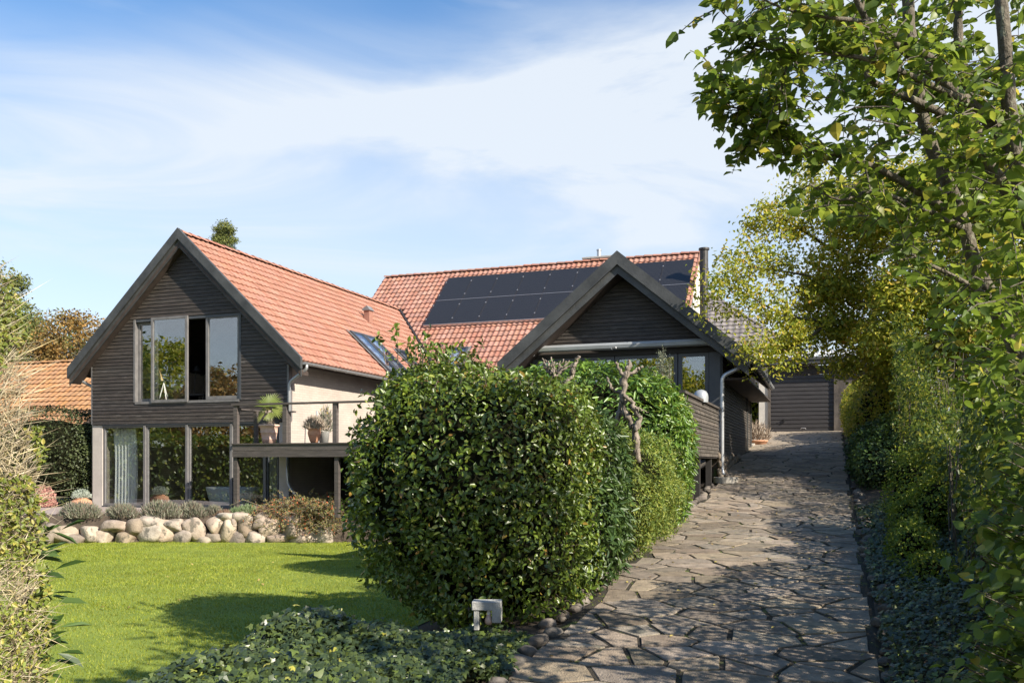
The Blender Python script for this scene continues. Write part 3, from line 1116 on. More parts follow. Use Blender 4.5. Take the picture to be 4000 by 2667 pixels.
def place_tiles(mats, parent, mat, nparts, name='roof_tile', amp=.026, hidden=None):
    mb, me = tile_mesh(mat, name, amp=amp)
    if not mats:
        return
    C = np.array([m.translation[:] for m in mats])
    x, y, d = prjv(C)
    sc = np.where((x > 0) & (x < 2352) & (y > 0) & (d > 0), 1 / d, 0)
    if hidden is not None:
        sc = sc * np.array([0.2 if hidden(Vector(c)) else 1 for c in C])
    order = np.argsort(-sc)
    pinv = PINV.get(parent.name, Matrix.Identity(4))
    for k in order[:nparts]:
        o = bpy.data.objects.new(name, me)
        COL.objects.link(o)
        o.parent = parent
        o.matrix_parent_inverse = pinv
        o.matrix_basis = mats[k]
    rest = order[nparts:]
    if len(rest):
        tv = np.array([v for v in mb.v])
        T = np.array([np.array(mats[k]) for k in rest])
        V = np.einsum('nij,mj->nmi', T[:, :3, :3], tv) + T[:, None, :3, 3]
        n, m = len(rest), len(tv)
        fs = np.array(mb.f)
        Fc = (fs[None] + (np.arange(n) * m)[:, None, None]).reshape(-1, 4)
        me2 = bpy.data.meshes.new('tile_field')
        me2.from_pydata(V.reshape(-1, 3).tolist(), [], Fc.tolist())
        a = me2.attributes.new('rnd', 'FLOAT', 'FACE')
        a.data.foreach_set('value', np.repeat(rng.random(n), len(fs)).astype(np.float32))
        me2.materials.append(mat)
        link('tile_field', me2, parent, kind='stuff')


# --- left wing geometry
XA, ZA, SL = -17.04, 6.40, 0.944      # ridge x, ridge z (tile top), slope
LX0, LX1 = -20.39, -13.68             # side walls
EAVE = 0.60
cosr = 1 / math.sqrt(1 + SL * SL)


def wing_top(X):
    return ZA - SL * abs(X - XA)


# main roof plane
MS = 0.94
JY = 33.44


def main_top(Y):
    return ZA + MS * (Y - JY)


MR_Y, MR_Z = 35.45, main_top(35.45)
ME_Y = 29.4


def gable_roof_slab(name, xa, za, sl, half, y0, y1, drop, mat, th=.16, parent=None):
    mb = MB()
    for sgn in (-1, 1):
        x1 = xa + sgn * half
        z0, z1 = za - drop, za - drop - sl * half
        v = [(xa, y0, z0 - th), (x1, y0, z1 - th), (x1, y1, z1 - th), (xa, y1, z0 - th), (xa, y0, z0), (x1, y0, z1), (x1, y1, z1), (xa, y1, z0)]
        if sgn < 0:
            v = [v[1], v[0], v[3], v[2], v[5], v[4], v[7], v[6]]
        mb.hexa(v)
    return mb.build(name, mat, parent or house)


HALF_L = 3.91
roof_l = gable_roof_slab('roof', XA, ZA, SL, HALF_L - .02, YF - .27, 31.8, .055, M['soffit'], .12)
roof_l['label'] = 'salmon tiled roof of the left wing'
# tiles on the slope that faces right (and the hidden one kept as a plain field)
Lslope = HALF_L / cosr
org = Vector((XA + HALF_L, YF - .24, ZA - SL * HALF_L - .03))


def skip_wing(p):
    # stop where the wing roof meets the main roof slope
    return p.z < main_top(p.y) - .02 or p.y > JY


wt = roof_tiles(org, (0, 1, 0), (-1, 0, SL), 13.3, Lslope - .05, M['tile'], 'w', skip_wing, exp=.325)
org2 = Vector((XA - HALF_L, 33.2, ZA - SL * HALF_L - .03))
wt2 = roof_tiles(org2, (0, -1, 0), (1, 0, SL), 13.0, Lslope - .05, M['tile'], 'w', lambda p: p.z < main_top(p.y) - .02, exp=.325)
place_tiles(wt, roof_l, M['tile'], 150)
place_tiles(wt2, roof_l, M['tile'], 0)


def ridge(a, b, mat, parent, n=None, r=.115, name='ridge_tile'):
    a, b = Vector(a), Vector(b)
    L = (b - a).length
    n = n or int(L / .36)
    d = (b - a) / n
    dd = d.normalized()
    side = dd.cross(Vector((0, 0, 1))).normalized()
    mb0 = MB()
    vs = []
    seg = 6
    for j, (t, rr, dzv) in enumerate(((0, r, .02), (d.length * 1.04, r * .9, 0))):
        for k in range(seg + 1):
            an = math.pi * (k / seg) * 1.0
            vs.append((t, math.cos(an) * rr, math.sin(an) * rr * .75 + dzv - .03))
    for k in range(seg + 1):
        v = vs[k]
        vs.append((0, v[1] * .85, (v[2] - .02) * .85))
    fs = [(k, k + 1, seg + 2 + k, seg + 1 + k) for k in range(seg)] + [(2 * seg + 2 + k, 2 * seg + 3 + k, k + 1, k) for k in range(seg)]
    mb0.add(vs, fs)
    me = mb0.mesh(name, mat)
    up = side.cross(dd)
    for i in range(n):
        p = a + d * i
        M4 = Matrix(((dd.x, side.x, up.x, p.x), (dd.y, side.y, up.y, p.y), (dd.z, side.z, up.z, p.z + random.uniform(-.008, .008)), (0, 0, 0, 1)))
        link(name, me, parent, M4=M4)


ridge((XA, YF - .25, ZA + .01), (XA, JY, ZA + .01), M['tile'], roof_l)

# --- main roof
MX0, MX1 = -18.80, -4.90
mb = MB()
v0, v1 = ME_Y, MR_Y
mb.hexa([(MX0 + .03, v0, main_top(v0) - .2), (MX1 - .03, v0, main_top(v0) - .2), (MX1 - .03, v1, MR_Z - .2), (MX0 + .03, v1, MR_Z - .2),
         (MX0 + .03, v0, main_top(v0) - .06), (MX1 - .03, v0, main_top(v0) - .06), (MX1 - .03, v1, MR_Z - .06), (MX0 + .03, v1, MR_Z - .06)])
b0 = 41.0
mb.hexa([(MX0 + .03, v1, MR_Z - .2), (MX1 - .03, v1, MR_Z - .2), (MX1 - .03, b0, MR_Z - 5.4), (MX0 + .03, b0, MR_Z - 5.4),
         (MX0 + .03, v1, MR_Z - .06), (MX1 - .03, v1, MR_Z - .06), (MX1 - .03, b0, MR_Z - 5.26), (MX0 + .03, b0, MR_Z - 5.26)])
roof_m = mb.build('roof', M['soffit'], house, label='weathered tile roof of the main house carrying the solar panels')


def on_wing(p):
    return p.z < wing_top(p.x) - .02 or (abs(p.x + 4.6) < 3.3 and p.z < 4.6 - .82 * abs(p.x + 4.6) - .1)


def hidden_main(p):
    x, y, d = prjv([p[:]])
    return y[0] > 800 or (1290 < x[0] < 1690 and y[0] > 640)


mslope = math.sqrt(1 + MS * MS)
mt = roof_tiles((MX0, ME_Y, main_top(ME_Y) - .035), (1, 0, 0), (0, 1, MS), MX1 - MX0, (MR_Y - ME_Y) * mslope - .05, M['tile_main'], 'm', on_wing, exp=.335, w=.218, amp=.034)
place_tiles(mt, roof_m, M['tile_main'], 150, amp=.036, hidden=hidden_main)
bt = roof_tiles((MX1, 39.5, MR_Z - .94 * 4.05 - .035), (-1, 0, 0), (0, -1, MS), MX1 - MX0, 4.05 * mslope, M['tile_main'], 'm', None, exp=.335, w=.436, amp=.034)
place_tiles(bt, roof_m, M['tile_main'], 0, amp=.036)
ridge((MX0, MR_Y, MR_Z + .01), (MX1, MR_Y, MR_Z + .01), M['tile_main'], roof_m)
# verge tiles at the right end, slightly redder edge
mb = MB()
for sg, (ya, yb) in enumerate(((ME_Y, MR_Y), (MR_Y, 40.0))):
    za = main_top(ya) if sg == 0 else MR_Z
    zb = MR_Z if sg == 0 else MR_Z - .94 * (40.0 - MR_Y)
    mb.hexa([(MX1, ya, za - .14), (MX1 + .035, ya, za - .14), (MX1 + .035, yb, zb - .14), (MX1, yb, zb - .14), (MX1, ya, za + .03), (MX1 + .035, ya, za + .03), (MX1 + .035, yb, zb + .03), (MX1, yb, zb + .03)])
mb.build('verge_board', M['tile'], roof_m)

# valley gutter (dark) between wing slope and main slope
vp = []
for X in np.linspace(XA + .05, -13.3, 12):
    z = wing_top(X)
    Y = JY + (z - ZA) / MS
    vp.append(Vector((X, Y, z)))
mb = MB()
for a, b in zip(vp[:-1], vp[1:]):
    o_ = Vector((.10, 0, 0))
    mb.hexa([a + Vector((-.10, -.06, .0)), a + Vector((.09, -.10, .0)), b + Vector((.09, -.10, .0)), b + Vector((-.10, -.06, .0)),
             a + Vector((-.10, -.06, .19)), a + Vector((.09, -.10, .05)), b + Vector((.09, -.10, .05)), b + Vector((-.10, -.06, .19))])
mb.build('valley_gutter', M['black'], house)

# main body walls
mb = MB()
mb.box(MX0 + .3, MX1 - .12, 29.8, 40.6, -1.3, 2.75)
# gable ends as prisms
for x0_, x1_ in ((MX0 + .3, MX0 + .5), (MX1 - .3, MX1 - .05)):
    zc = lambda Y: MR_Z - .3 - .94 * abs(Y - MR_Y)
    vs = [(x0_, 29.8, 2.0), (x0_, 41.0, 2.0), (x0_, 41.0, zc(41.0)), (x0_, MR_Y, zc(MR_Y)), (x0_, 29.8, zc(29.8))]
    vs += [(x1_, b, c) for _, b, c in vs]
    mb.add(vs, [(0, 1, 2, 3, 4), (9, 8, 7, 6, 5)] + [(i, i + 5, (i + 1) % 5 + 5, (i + 1) % 5) for i in range(5)])
mb.build('wall', M['render_grey'], house, label='pale rendered wall of the main house')

# --- left wing walls
mb = MB()
mb.box(LX1 - .28, LX1, YF + .13, 29.8, -1.29, wing_top(LX1) - .24)
mb.build('wall', M['brick_wall'], house, label='pale painted brick side wall of the left wing')
mb = MB()
mb.box(LX0, LX0 + .28, YF + .13, 29.8, -1.29, wing_top(LX0) - .24)
mb.build('wall', M['brick_wall'], house)
mb = MB()
mb.box(LX0 - .002, LX0 + .36, YF - .002, YF + .128, -1.29, 1.10)
mb.build('wall_pier', M['stucco'], house)
mb = MB()
mb.box(LX1 - .30, LX1 + .002, YF - .002, YF + .128, -1.29, 1.10)
mb.build('wall_pier', M['stucco'], house)
# corner boards
for a, b in ((LX0 - .03, LX0 + .03), (LX1 - .03, LX1 + .03)):
    mb = MB()
    mb.box(a, b, YF - .035, YF + .13, 1.13, wing_top(a if a < XA else b) - .40)
    mb.build('corner_board', M['frame'], house)
# interior: floors, back walls
mb = MB()
mb.box(LX0 + .28, LX1 - .28, YF + .15, 27.0, 1.12, 1.55)
mb.box(LX0 + .28, LX1 - .28, YF + .15, 27.0, -1.31, -1.285)
mb.build('interior_floor', M['floor_in'], house)

# --- cladding boards on the left gable
UX0, UX1, UZ0, UZ1 = -18.84, -15.19, 1.73, 4.10     # upper window opening


def boards(z0, z1, pitch, span, cuts, y, mat, axis='x', out=-1, tail=None, name='cladding_board'):
    """horizontal lapped boards; span(z)->(a,b); cuts=[(a,b,z0,z1)]"""
    z = z0
    while z < z1 - .02:
        zt = min(z + pitch - .008, z1)
        zm = (z + zt) / 2
        a0, b0 = span(z)
        a1, b1 = span(zt)
        if b1 - a1 < .05:
            a1 = b1 = (a0 + b0) / 2
            a1 -= .01
            b1 += .01
        segs = [(a0, b0, a1, b1)]
        for ca, cb, cz0, cz1 in cuts:
            if zt > cz0 + .01 and z < cz1 - .01:
                ns = []
                for (p, q, p1, q1) in segs:
                    if p < ca < q:
                        ns.append((p, ca, p1, ca))
                    if p < cb < q:
                        ns.append((cb, q, cb, q1))
                    if q <= ca or p >= cb:
                        ns.append((p, q, p1, q1))
                segs = ns
        # board ends: a joint somewhere
        for (p, q, p1, q1) in segs:
            if q - p < .04:
                continue
            mb = MB()
            jt = random.uniform(0, .004)
            yo, yt = y + out * (.024 + jt), y + out * (.010 + jt)
            yi = y
            if axis == 'x':
                vs = [(p, yo, z), (q, yo, z), (q, yi, z), (p, yi, z), (p1, yt, zt), (q1, yt, zt), (q1, yi, zt), (p1, yi, zt)]
            else:
                vs = [(yo, p, z), (yo, q, z), (yi, q, z), (yi, p, z), (yt, p1, zt), (yt, q1, zt), (yi, q1, zt), (yi, p1, zt)]
            mb.hexa(vs)
            if axis == 'x' and out < 0 or axis == 'y' and out > 0:
                pass
            mb.build(name, mat, house)
        z += pitch


GB = 5.98     # z of the gable underside at the apex


def spanL(z):
    h = max(0.0, (GB - z) / SL)
    return max(LX0 + .03, XA - h), min(LX1 - .03, XA + h)


boards(1.12, GB - .05, .100, spanL, [(UX0, UX1, UZ0, UZ1)], YF - .02, M['board'])
# dark wall behind the boards (with the window opening left free)
mb = MB()


def gable_panel(mb, x0, x1, z0, top, y0, y1):
    n = 10
    for i in range(n):
        a, b = x0 + (x1 - x0) * i / n, x0 + (x1 - x0) * (i + 1) / n
        za, zb = top(a), top(b)
        if min(za, zb) - z0 < .02:
            continue
        mb.hexa([(a, y0, z0), (b, y0, z0), (b, y1, z0), (a, y1, z0), (a, y0, za), (b, y0, zb), (b, y1, zb), (a, y1, za)])


topL = lambda X: GB - SL * abs(X - XA) + .07
gable_panel(mb, LX0 + .02, UX0, 1.11, topL, YF - .018, YF + .10)
gable_panel(mb, UX1, LX1 - .02, 1.11, topL, YF - .018, YF + .10)
mb.box(UX0, UX1, YF - .018, YF + .10, 1.11, UZ0)
gable_panel(mb, UX0, XA, UZ1, topL, YF - .018, YF + .10)
gable_panel(mb, XA, UX1, UZ1, topL, YF - .018, YF + .10)
mb.build('wall', M['under'], house, label='dark gable wall behind the cladding boards')


def barge(xa, za, sl, half, y0, y1, thick_top, thick_low, mat, parent=None):
    """stepped barge boards: outer upper board and recessed lower board, both rakes"""
    for sgn in (-1, 1):
        for (t0, t1, yy0, ext) in ((0.03, thick_top, y0, .0), (thick_top - .02, thick_low, y0 + .07, -.02)):
            mb = MB()
            x1 = xa + sgn * (half + ext)
            zt, zb = za - t0, za - t1
            v = [(xa, yy0, zb), (x1, yy0, zb - sl * (half + ext)), (x1, y1, zb - sl * (half + ext)), (xa, y1, zb),
                 (xa, yy0, zt), (x1, yy0, zt - sl * (half + ext)), (x1, y1, zt - sl * (half + ext)), (xa, y1, zt)]
            if sgn < 0:
                v = [v[1], v[0], v[3], v[2], v[5], v[4], v[7], v[6]]
            mb.hexa(v)
            mb.build('barge_board', mat, parent or house)


barge(XA, ZA + .14, SL, HALF_L + .05, YF - .36, YF - .26, .33, .56, M['barge'])
# soffit behind barge
mb = MB()
for sgn in (-1, 1):
    x1 = XA + sgn * HALF_L
    z0, z1 = GB + .03, GB + .03 - SL * HALF_L
    v = [(XA, YF - .30, z0), (x1, YF - .30, z1), (x1, YF + .1, z1), (XA, YF + .1, z0), (XA, YF - .30, z0 + .1), (x1, YF - .30, z1 + .1), (x1, YF + .1, z1 + .1), (XA, YF + .1, z0 + .1)]
    if sgn < 0:
        v = [v[1], v[0], v[3], v[2], v[5], v[4], v[7], v[6]]
    mb.hexa(v)
mb.build('soffit', M['soffit'], house)


mb = MB()
gable_panel(mb, LX0 + .28, LX1 - .28, -1.29, lambda X: GB - SL * abs(X - XA) - .1, 26.0, 26.1)
mb.build('interior_wall', M['interior'], house)


# --- windows
def window(x0, x1, z0, z1, y, fr=.06, mat='frame', glass='glass', depth=.07, label=None, parent=None, name='window'):
    w = thing(name, ((x0 + x1) / 2, y, z0), None, None)
    w.parent = parent or house
    w.matrix_parent_inverse = PINV[(parent or house).name]
    PINV[w.name] = Matrix.Translation(w.location).inverted()
    if label:
        w['label'] = label
    mb = MB()
    mb.box(x0, x0 + fr, y - depth / 2, y + depth / 2, z0, z1)
    mb.box(x1 - fr, x1, y - depth / 2, y + depth / 2, z0, z1)
    mb.box(x0 + fr, x1 - fr, y - depth / 2 + .002, y + depth / 2 - .002, z0, z0 + fr * 1.15)
    mb.box(x0 + fr, x1 - fr, y - depth / 2 + .002, y + depth / 2 - .002, z1 - fr, z1)
    mb.build('frame', M[mat], w)
    mb = MB()
    mb.box(x0 + fr - .005, x1 - fr + .005, y - .006, y + .006, z0 + fr - .005, z1 - fr + .005)
    mb.build('pane', M[glass], w)
    return w


def fx(x, y=830, Y=YF):
    return onY(x, y, Y).x


# upper opening: casing, four sashes with one gap open
mb = MB()
mb.box(UX0 - .01, UX0 + .05, YF - .05, YF + .16, UZ0, UZ1)
mb.build('window_casing', M['frame'], house)
mb = MB()
mb.box(UX1 - .04, UX1 + .02, YF - .05, YF + .16, UZ0, UZ1)
mb.build('window_casing', M['frame_dark'], house)
mb = MB()
mb.box(UX0 + .05, UX1 - .04, YF - .06, YF + .16, UZ0 - .05, UZ0 + .02)
mb.build('window_sill', M['frame'], house)
mb = MB()
mb.box(UX0 + .05, UX1 - .04, YF - .03, YF + .16, UZ1 - .07, UZ1)
mb.build('window_head', M['frame_dark'], house)
s0, s1, s2, s3 = fx(352), fx(434.7), fx(473.5), fx(556)
window(UX0 + .05, s0 + .06, UZ0 + .03, UZ1 - .08, YF + .10, .07, 'frame')
window(s0, s1, UZ0 - .02, UZ1 + .02, YF - .06, .07, 'frame', label='sash slid proud of the others')
window(s2, UX1 - .04, UZ0 + .03, UZ1 - .02, YF + .02, .08, 'frame')

# lower glazed front
GX = [LX0 + .36, fx(333, 1100), fx(430, 1100), fx(532, 1100), -14.42, -13.98]
for i in range(5):
    window(GX[i] + .03, GX[i + 1] - .03, -1.23, 1.07, YF + .05, .055, 'frame_dark' if i > 2 else 'frame', 'glass2')
for i in range(1, 5):
    mb = MB()
    mb.box(GX[i] - .035, GX[i] + .035, YF - .03, YF + .12, -1.25, 1.09)
    mb.build('mullion', M['frame'], house)
mb = MB()
mb.box(LX0 + .36, -13.98, YF - .02, YF + .12, -1.29, -1.235)
mb.build('window_sill', M['frame_dark'], house)
mb = MB()
mb.box(LX0 + .36, -13.98, YF - .03, YF + .12, 1.075, 1.12)
mb.build('window_head', M['frame_dark'], house)


# gutters
def gutter(p0, p1, name='gutter', r=.065):
    p0, p1 = Vector(p0), Vector(p1)
    d = (p1 - p0)
    s = d.cross(Vector((0, 0, 1))).normalized()
    mb = MB()
    seg = 8
    n = 2
    vs = []
    for t, q in enumerate((p0, p1)):
        for rr in (r, r * .88):
            for k in range(seg + 1):
                an = math.pi + math.pi * k / seg
                vs.append(tuple(q + s * (math.cos(an) * rr) + Vector((0, 0, math.sin(an) * rr))))
    m = seg + 1
    fs = []
    for k in range(seg):
        fs.append((k, k + 1, 2 * m + k + 1, 2 * m + k))
        fs.append((m + k, 3 * m + k, 3 * m + k + 1, m + k + 1))
    fs += [(0, 2 * m, 3 * m, m), (m - 1, 2 * m - 1, 4 * m - 1, 3 * m - 1)]
    fs += [tuple(range(0, m)), tuple(range(2 * m, 3 * m))]
    mb.add(vs, fs)
    # brackets and joints
    L = d.length
    dd = d.normalized()
    k = .4
    while k < L:
        c = p0 + dd * k
        pts = [c + s * (math.cos(math.pi + math.pi * j / 6) * (r + .006)) + Vector((0, 0, math.sin(math.pi + math.pi * j / 6) * (r + .006))) for j in range(7)]
        mb.tube(pts, .010, 4)
        k += .6
    return mb.build(name, M['zinc'], house)


egz = ZA - SL * HALF_L - .06
gutter((XA + HALF_L + .07, YF - .25, egz), (XA + HALF_L + .07, 29.2, egz - .03))
gutter((XA - HALF_L - .07, YF - .25, egz), (XA - HALF_L - .07, 29.2, egz - .03))


def pipe(pts, r=.045, mat='zinc', parent=None, name='downpipe', bend=4):
    # round the corners a little
    P = [Vector(p) for p in pts]
    out = [P[0]]
    for i in range(1, len(P) - 1):
        a, b, c = P[i - 1], P[i], P[i + 1]
        k = min(.12, (b - a).length * .45, (c - b).length * .45)
        p0, p1 = b + (a - b).normalized() * k, b + (c - b).normalized() * k
        for t in range(bend + 1):
            f = t / bend
            out.append(p0.lerp(b, f).lerp(b.lerp(p1, f), f))
    out.append(P[-1])
    mb = MB()
    mb.tube(out, r, 10)
    return mb.build(name, M[mat], parent or house, smooth=True)


gx = XA + HALF_L + .07
pipe([(gx, YF - .10, egz - .05), (gx, YF - .10, egz - .16), (LX1 + .07, YF - .07, egz - .50), (LX1 + .07, YF - .07, .2)])
gx2 = XA - HALF_L - .07
pipe([(gx2, YF + .1, egz - .05), (gx2, YF + .1, egz - .18), (LX0 - .07, YF + .1, egz - .42), (LX0 - .07, YF + .1, -1.2)])
pipe([(LX1 + .02, YF - .07, .16), (LX1 + .02, YF - .07, -.55), (LX1 + .25, YF - .12, -.80), (LX1 + .8, YF - .1, -1.15)])
# fascia/soffit under left wing eave
mb = MB()
mb.box(LX1, XA + HALF_L + .01, YF - .2, 29.6, egz - .02, egz + .03)
mb.build('soffit', M['soffit'], house)


# --- skylights
def slope_frame(p, ux, uy):
    ux, uy = Vector(ux).normalized(), Vector(uy).normalized()
    nz = ux.cross(uy)
    return Matrix(((ux.x, uy.x, nz.x, p[0]), (ux.y, uy.y, nz.y, p[1]), (ux.z, uy.z, nz.z, p[2]), (0, 0, 0, 1)))


def local_thing(name, M4, parent):
    o = bpy.data.objects.new(name, None)
    COL.objects.link(o)
    o.parent = parent
    o.matrix_parent_inverse = PINV[parent.name]
    o.matrix_basis = M4
    PINV[o.name] = Matrix.Identity(4)
    return o


def skylight(M4, w, l, label=None):
    s = local_thing('skylight', M4, house)
    if label:
        s['label'] = label
    mb = MB()
    f = .07
    h = .12
    mb.box(0, f, 0, l, -.02, h)
    mb.box(w - f, w, 0, l, -.02, h)
    mb.box(f, w - f, 0, f, -.02, h - .01)
    mb.box(f, w - f, l - f, l, -.02, h - .005)
    mb.build('frame', M['frame_dark'], s)
    mb = MB()
    mb.box(f, w - f, f, l - f, h - .035, h - .02)
    mb.build('pane', M['skyglass'], s)
    mb = MB()
    mb.box(f, w - f, f, l - f, -.01, .02)
    mb.build('blind', M['white'], s)
    mb = MB()
    mb.box(-.06, w + .06, -.22, 0, .045, .06)
    mb.box(-.06, 0, 0, l + .1, .045, .06)
    mb.box(w, w + .06, 0, l + .1, .045, .06)
    mb.build('flashing', M['lead'], s)
    return s


def wing_pt(x, y):
    r = ray(x, y)
    n = np.array([SL, 0, 1.0])
    d = ZA + SL * XA
    return Vector(r * (d / (n @ r)))


def main_pt(x, y):
    r = ray(x, y)
    n = np.array([0, -MS, 1.0])
    d = ZA - MS * JY
    return Vector(r * (d / (n @ r)))


# twin long skylights on the wing: from (797,762)..(905,838)
a = wing_pt(800, 764)
b = wing_pt(878, 838)
lw = (a - b).length
uyw = Vector((-1, 0, SL)).normalized()
for k, (dy, wdt, ll) in enumerate(((0, .78, 2.35), (.84, .78, 2.35), (2.6, .66, 1.35))):
    base = Vector((XA + (ZA - a.z) / SL, a.y + dy, a.z)) - uyw * (ll if k < 2 else 1.75)
    skylight(slope_frame(base, (0, 1, 0), uyw), wdt, ll, label=('first of the twin long skylights, nearest the lens', 'second of the twin long skylights', 'small skylight beyond the twin pair')[k])
# small skylight on the main roof
a = main_pt(1035, 803)
b = main_pt(1018, 836)
skylight(slope_frame((a.x - .02, a.y - 1.15 / mslope, a.z - 1.15 * MS / mslope), (1, 0, 0), (0, 1, MS)), .80, 1.15, 'small skylight low on the main roof')
# brick red vent cowl on the wing roof
p = wing_pt(846, 738)
M4 = slope_frame(p, (0, 1, 0), (-1, 0, SL))
v = local_thing('roof_vent', Matrix.Translation(p - Vector((0, 0, .12))), house)
mb = MB()
mb.box(-.11, .11, -.13, .13, 0, .50)
mb.build('vent_body', M['tile'], v)
mb = MB()
mb.hexa([(-.16, -.17, .50), (.16, -.17, .50), (.16, .17, .50), (-.16, .17, .50), (-.16, -.17, .56), (.03, -.17, .66), (.03, .17, .66), (-.16, .17, .56)])
mb.build('vent_cap', M['lead'], v)

# --- solar panels: 9 columns x 2 rows
PX0, PX1 = -15.42, -5.03
ux, uy = Vector((1, 0, 0)), Vector((0, 1, MS)).normalized()
pt = main_pt(1033, 645)
pb = main_pt(978, 752)
pw = (PX1 - PX0) / 9
y_bot, y_top = 32.40, 34.95
ph = (y_top - y_bot) * mslope / 2
nrm = ux.cross(uy)
for row in range(2):
    for c_ in range(9):
        base = Vector((PX0 + c_ * pw, y_bot, main_top(y_bot))) + uy * (row * ph) + nrm * .11
        s = local_thing('solar_panel', slope_frame(base, ux, uy), house)
        mb = MB()
        e = .012
        mb.box(.015, pw - .015, .015, ph - .03, 0, .032)
        mb.build('cells', M['solar'], s)
        mb = MB()
        mb.box(.004, .016, .004, ph - .022, -.01, .036)
        mb.box(pw - .016, pw - .004, .004, ph - .022, -.01, .036)
        mb.box(.016, pw - .016, .004, .016, -.01, .036)
        mb.box(.016, pw - .016, ph - .030, ph - .022, -.01, .036)
        mb.build('panel_frame', M['black_metal'], s)
        mb = MB()
        for yy in (ph * .22, ph * .78):
            mb.box(-.02, .02, yy - .03, yy + .03, .0, .048)
        mb.build('clamp', M['rail_alu'], s)
for row in (0, 1):
    base = Vector((PX0, y_bot, main_top(y_bot))) + uy * (row * ph - .022) + nrm * .10
    s = local_thing('mounting_rail', slope_frame(base, ux, uy), house)
    mb = MB()
    mb.box(0, PX1 - PX0, -.004, .016, -.06, .05)
    o = mb.build('rail', M['rail_alu'], s)

# chimneys
q = onY(1380, 590, 36.0)
mb = MB()
cx0 = onY(1343, 590, 36.0).x
cx1 = onY(1425, 590, 36.0).x
mb.box(cx0 + .05, cx1 - .05, 35.6, 36.5, 7.2, 8.42)
mb.box(cx0, cx1, 35.55, 36.55, 8.42, 8.50)
ch = mb.build('chimney', M['concrete'], house, bevel=.01)
mb = MB()
px_ = onY(1376, 580, 36.0).x
mb.tube([(px_, 36.0, 8.45), (px_, 36.0, 8.84)], .09, 12)
mb.tube([(px_, 36.0, 8.82), (px_, 36.0, 8.87)], .105, 12)
mb.build('chimney_pot', M['zinc'], ch)
fl = onY(1617, 640, 33.6)
mb = MB()
mb.tube([(fl.x, 33.6, 4.5), (fl.x, 33.6, 7.95)], .155, 16)
for z_ in (5.4, 6.35, 7.2):
    mb.tube([(fl.x, 33.6, z_), (fl.x, 33.6, z_ + .05)], .172, 16)
mb.tube([(fl.x, 33.6, 7.93), (fl.x, 33.6, 8.0)], .20, 16)
mb.build('flue_pipe', M['black_metal'], house)

# --- right extension
EX, EZ, ES, EH = -4.58, 4.72, .835, 2.84
EX0, EX1 = -6.87, -2.33
EB = 28.3
EYF = YF
roof_e = gable_roof_slab('roof', EX, EZ, ES, EH - .02, EYF - .50, EB, .05, M['soffit'], .14)
roof_e['label'] = 'roof of the right gable'
ut = roof_tiles((EX + EH, EYF - .48, EZ - ES * EH - .03), (0, 1, 0), (-1, 0, ES), EB - EYF + .45, EH * math.sqrt(1 + ES * ES) - .03, M['tile_main'], 'e', None, exp=.34, w=.42)
ut += roof_tiles((EX - EH, EB, EZ - ES * EH - .03), (0, -1, 0), (1, 0, ES), EB - EYF + .45, EH * math.sqrt(1 + ES * ES) - .03, M['tile_main'], 'e', None, exp=.34, w=.42)
place_tiles(ut, roof_e, M['tile_main'], 0)
barge(EX, EZ + .12, ES, EH + .06, EYF - .62, EYF - .50, .34, .54, M['barge'])
EG = EZ - .44


def spanE(z):
    h = max(0, (EG - z) / ES)
    return max(EX0, EX - h), min(EX1, EX + h)


boards(2.60, EG - .03, .086, spanE, [], EYF - .02, M['board'])
mb = MB()
topE = lambda X: EG - ES * abs(X - EX) + .07
gable_panel(mb, EX0, EX, 2.50, topE, EYF - .018, EYF + .10)
gable_panel(mb, EX, EX1, 2.50, topE, EYF - .018, EYF + .10)
mb.box(EX0, EX1, EYF - .06, EYF + .10, 2.50, 2.60)
mb.build('wall', M['under'], house)
mb = MB()
for sgn in (-1, 1):
    x1 = EX + sgn * EH
    z0, z1 = EG + .02, EG + .02 - ES * EH
    v = [(EX, EYF - .52, z0), (x1, EYF - .52, z1), (x1, EYF + .1, z1), (EX, EYF + .1, z0), (EX, EYF - .52, z0 + .1), (x1, EYF - .52, z1 + .1), (x1, EYF + .1, z1 + .1), (EX, EYF + .1, z0 + .1)]
    if sgn < 0:
        v = [v[1], v[0], v[3], v[2], v[5], v[4], v[7], v[6]]
    mb.hexa(v)
mb.box(EX1, EX + EH - .02, EYF + .1, EB, EG - ES * EH - .04, EG - ES * EH + .0)
mb.build('soffit', M['soffit'], house)
# glazed front of the extension
wx = [-6.80, fx(1412, 840), fx(1557, 860), fx(1629, 860)]
for i in range(3):
    window(wx[i] + .01, wx[i + 1] - .01, .35, 2.50, EYF + .03, .085, 'frame_dark', 'glass')
mb = MB()
mb.box(wx[3], EX1, EYF - .03, EYF + .10, .30, 2.50)
mb.build('wall_panel', M['frame_dark'], house)
mb = MB()
mb.box(EX0, EX1 - .1, EYF - .01, EYF + .10, .10, .35)
mb.box(EX0, EX0 + .07, EYF - .02, EYF + .1, .35, 2.5)
mb.build('wall', M['under'], house)
mb = MB()
mb.box(EX0 + .1, EX1 - .2, 26.5, 26.6, .1, 3.0)
mb.box(EX0 - .1, EX0, EYF + .1, 29.8, -1.2, 2.5)
mb.build('interior_wall', M['interior'], house)
mb = MB()
mb.box(EX0 + .1, EX1 - .2, EYF + .1, 26.5, .20, .30)
mb.build('interior_floor', M['floor_in'], house)
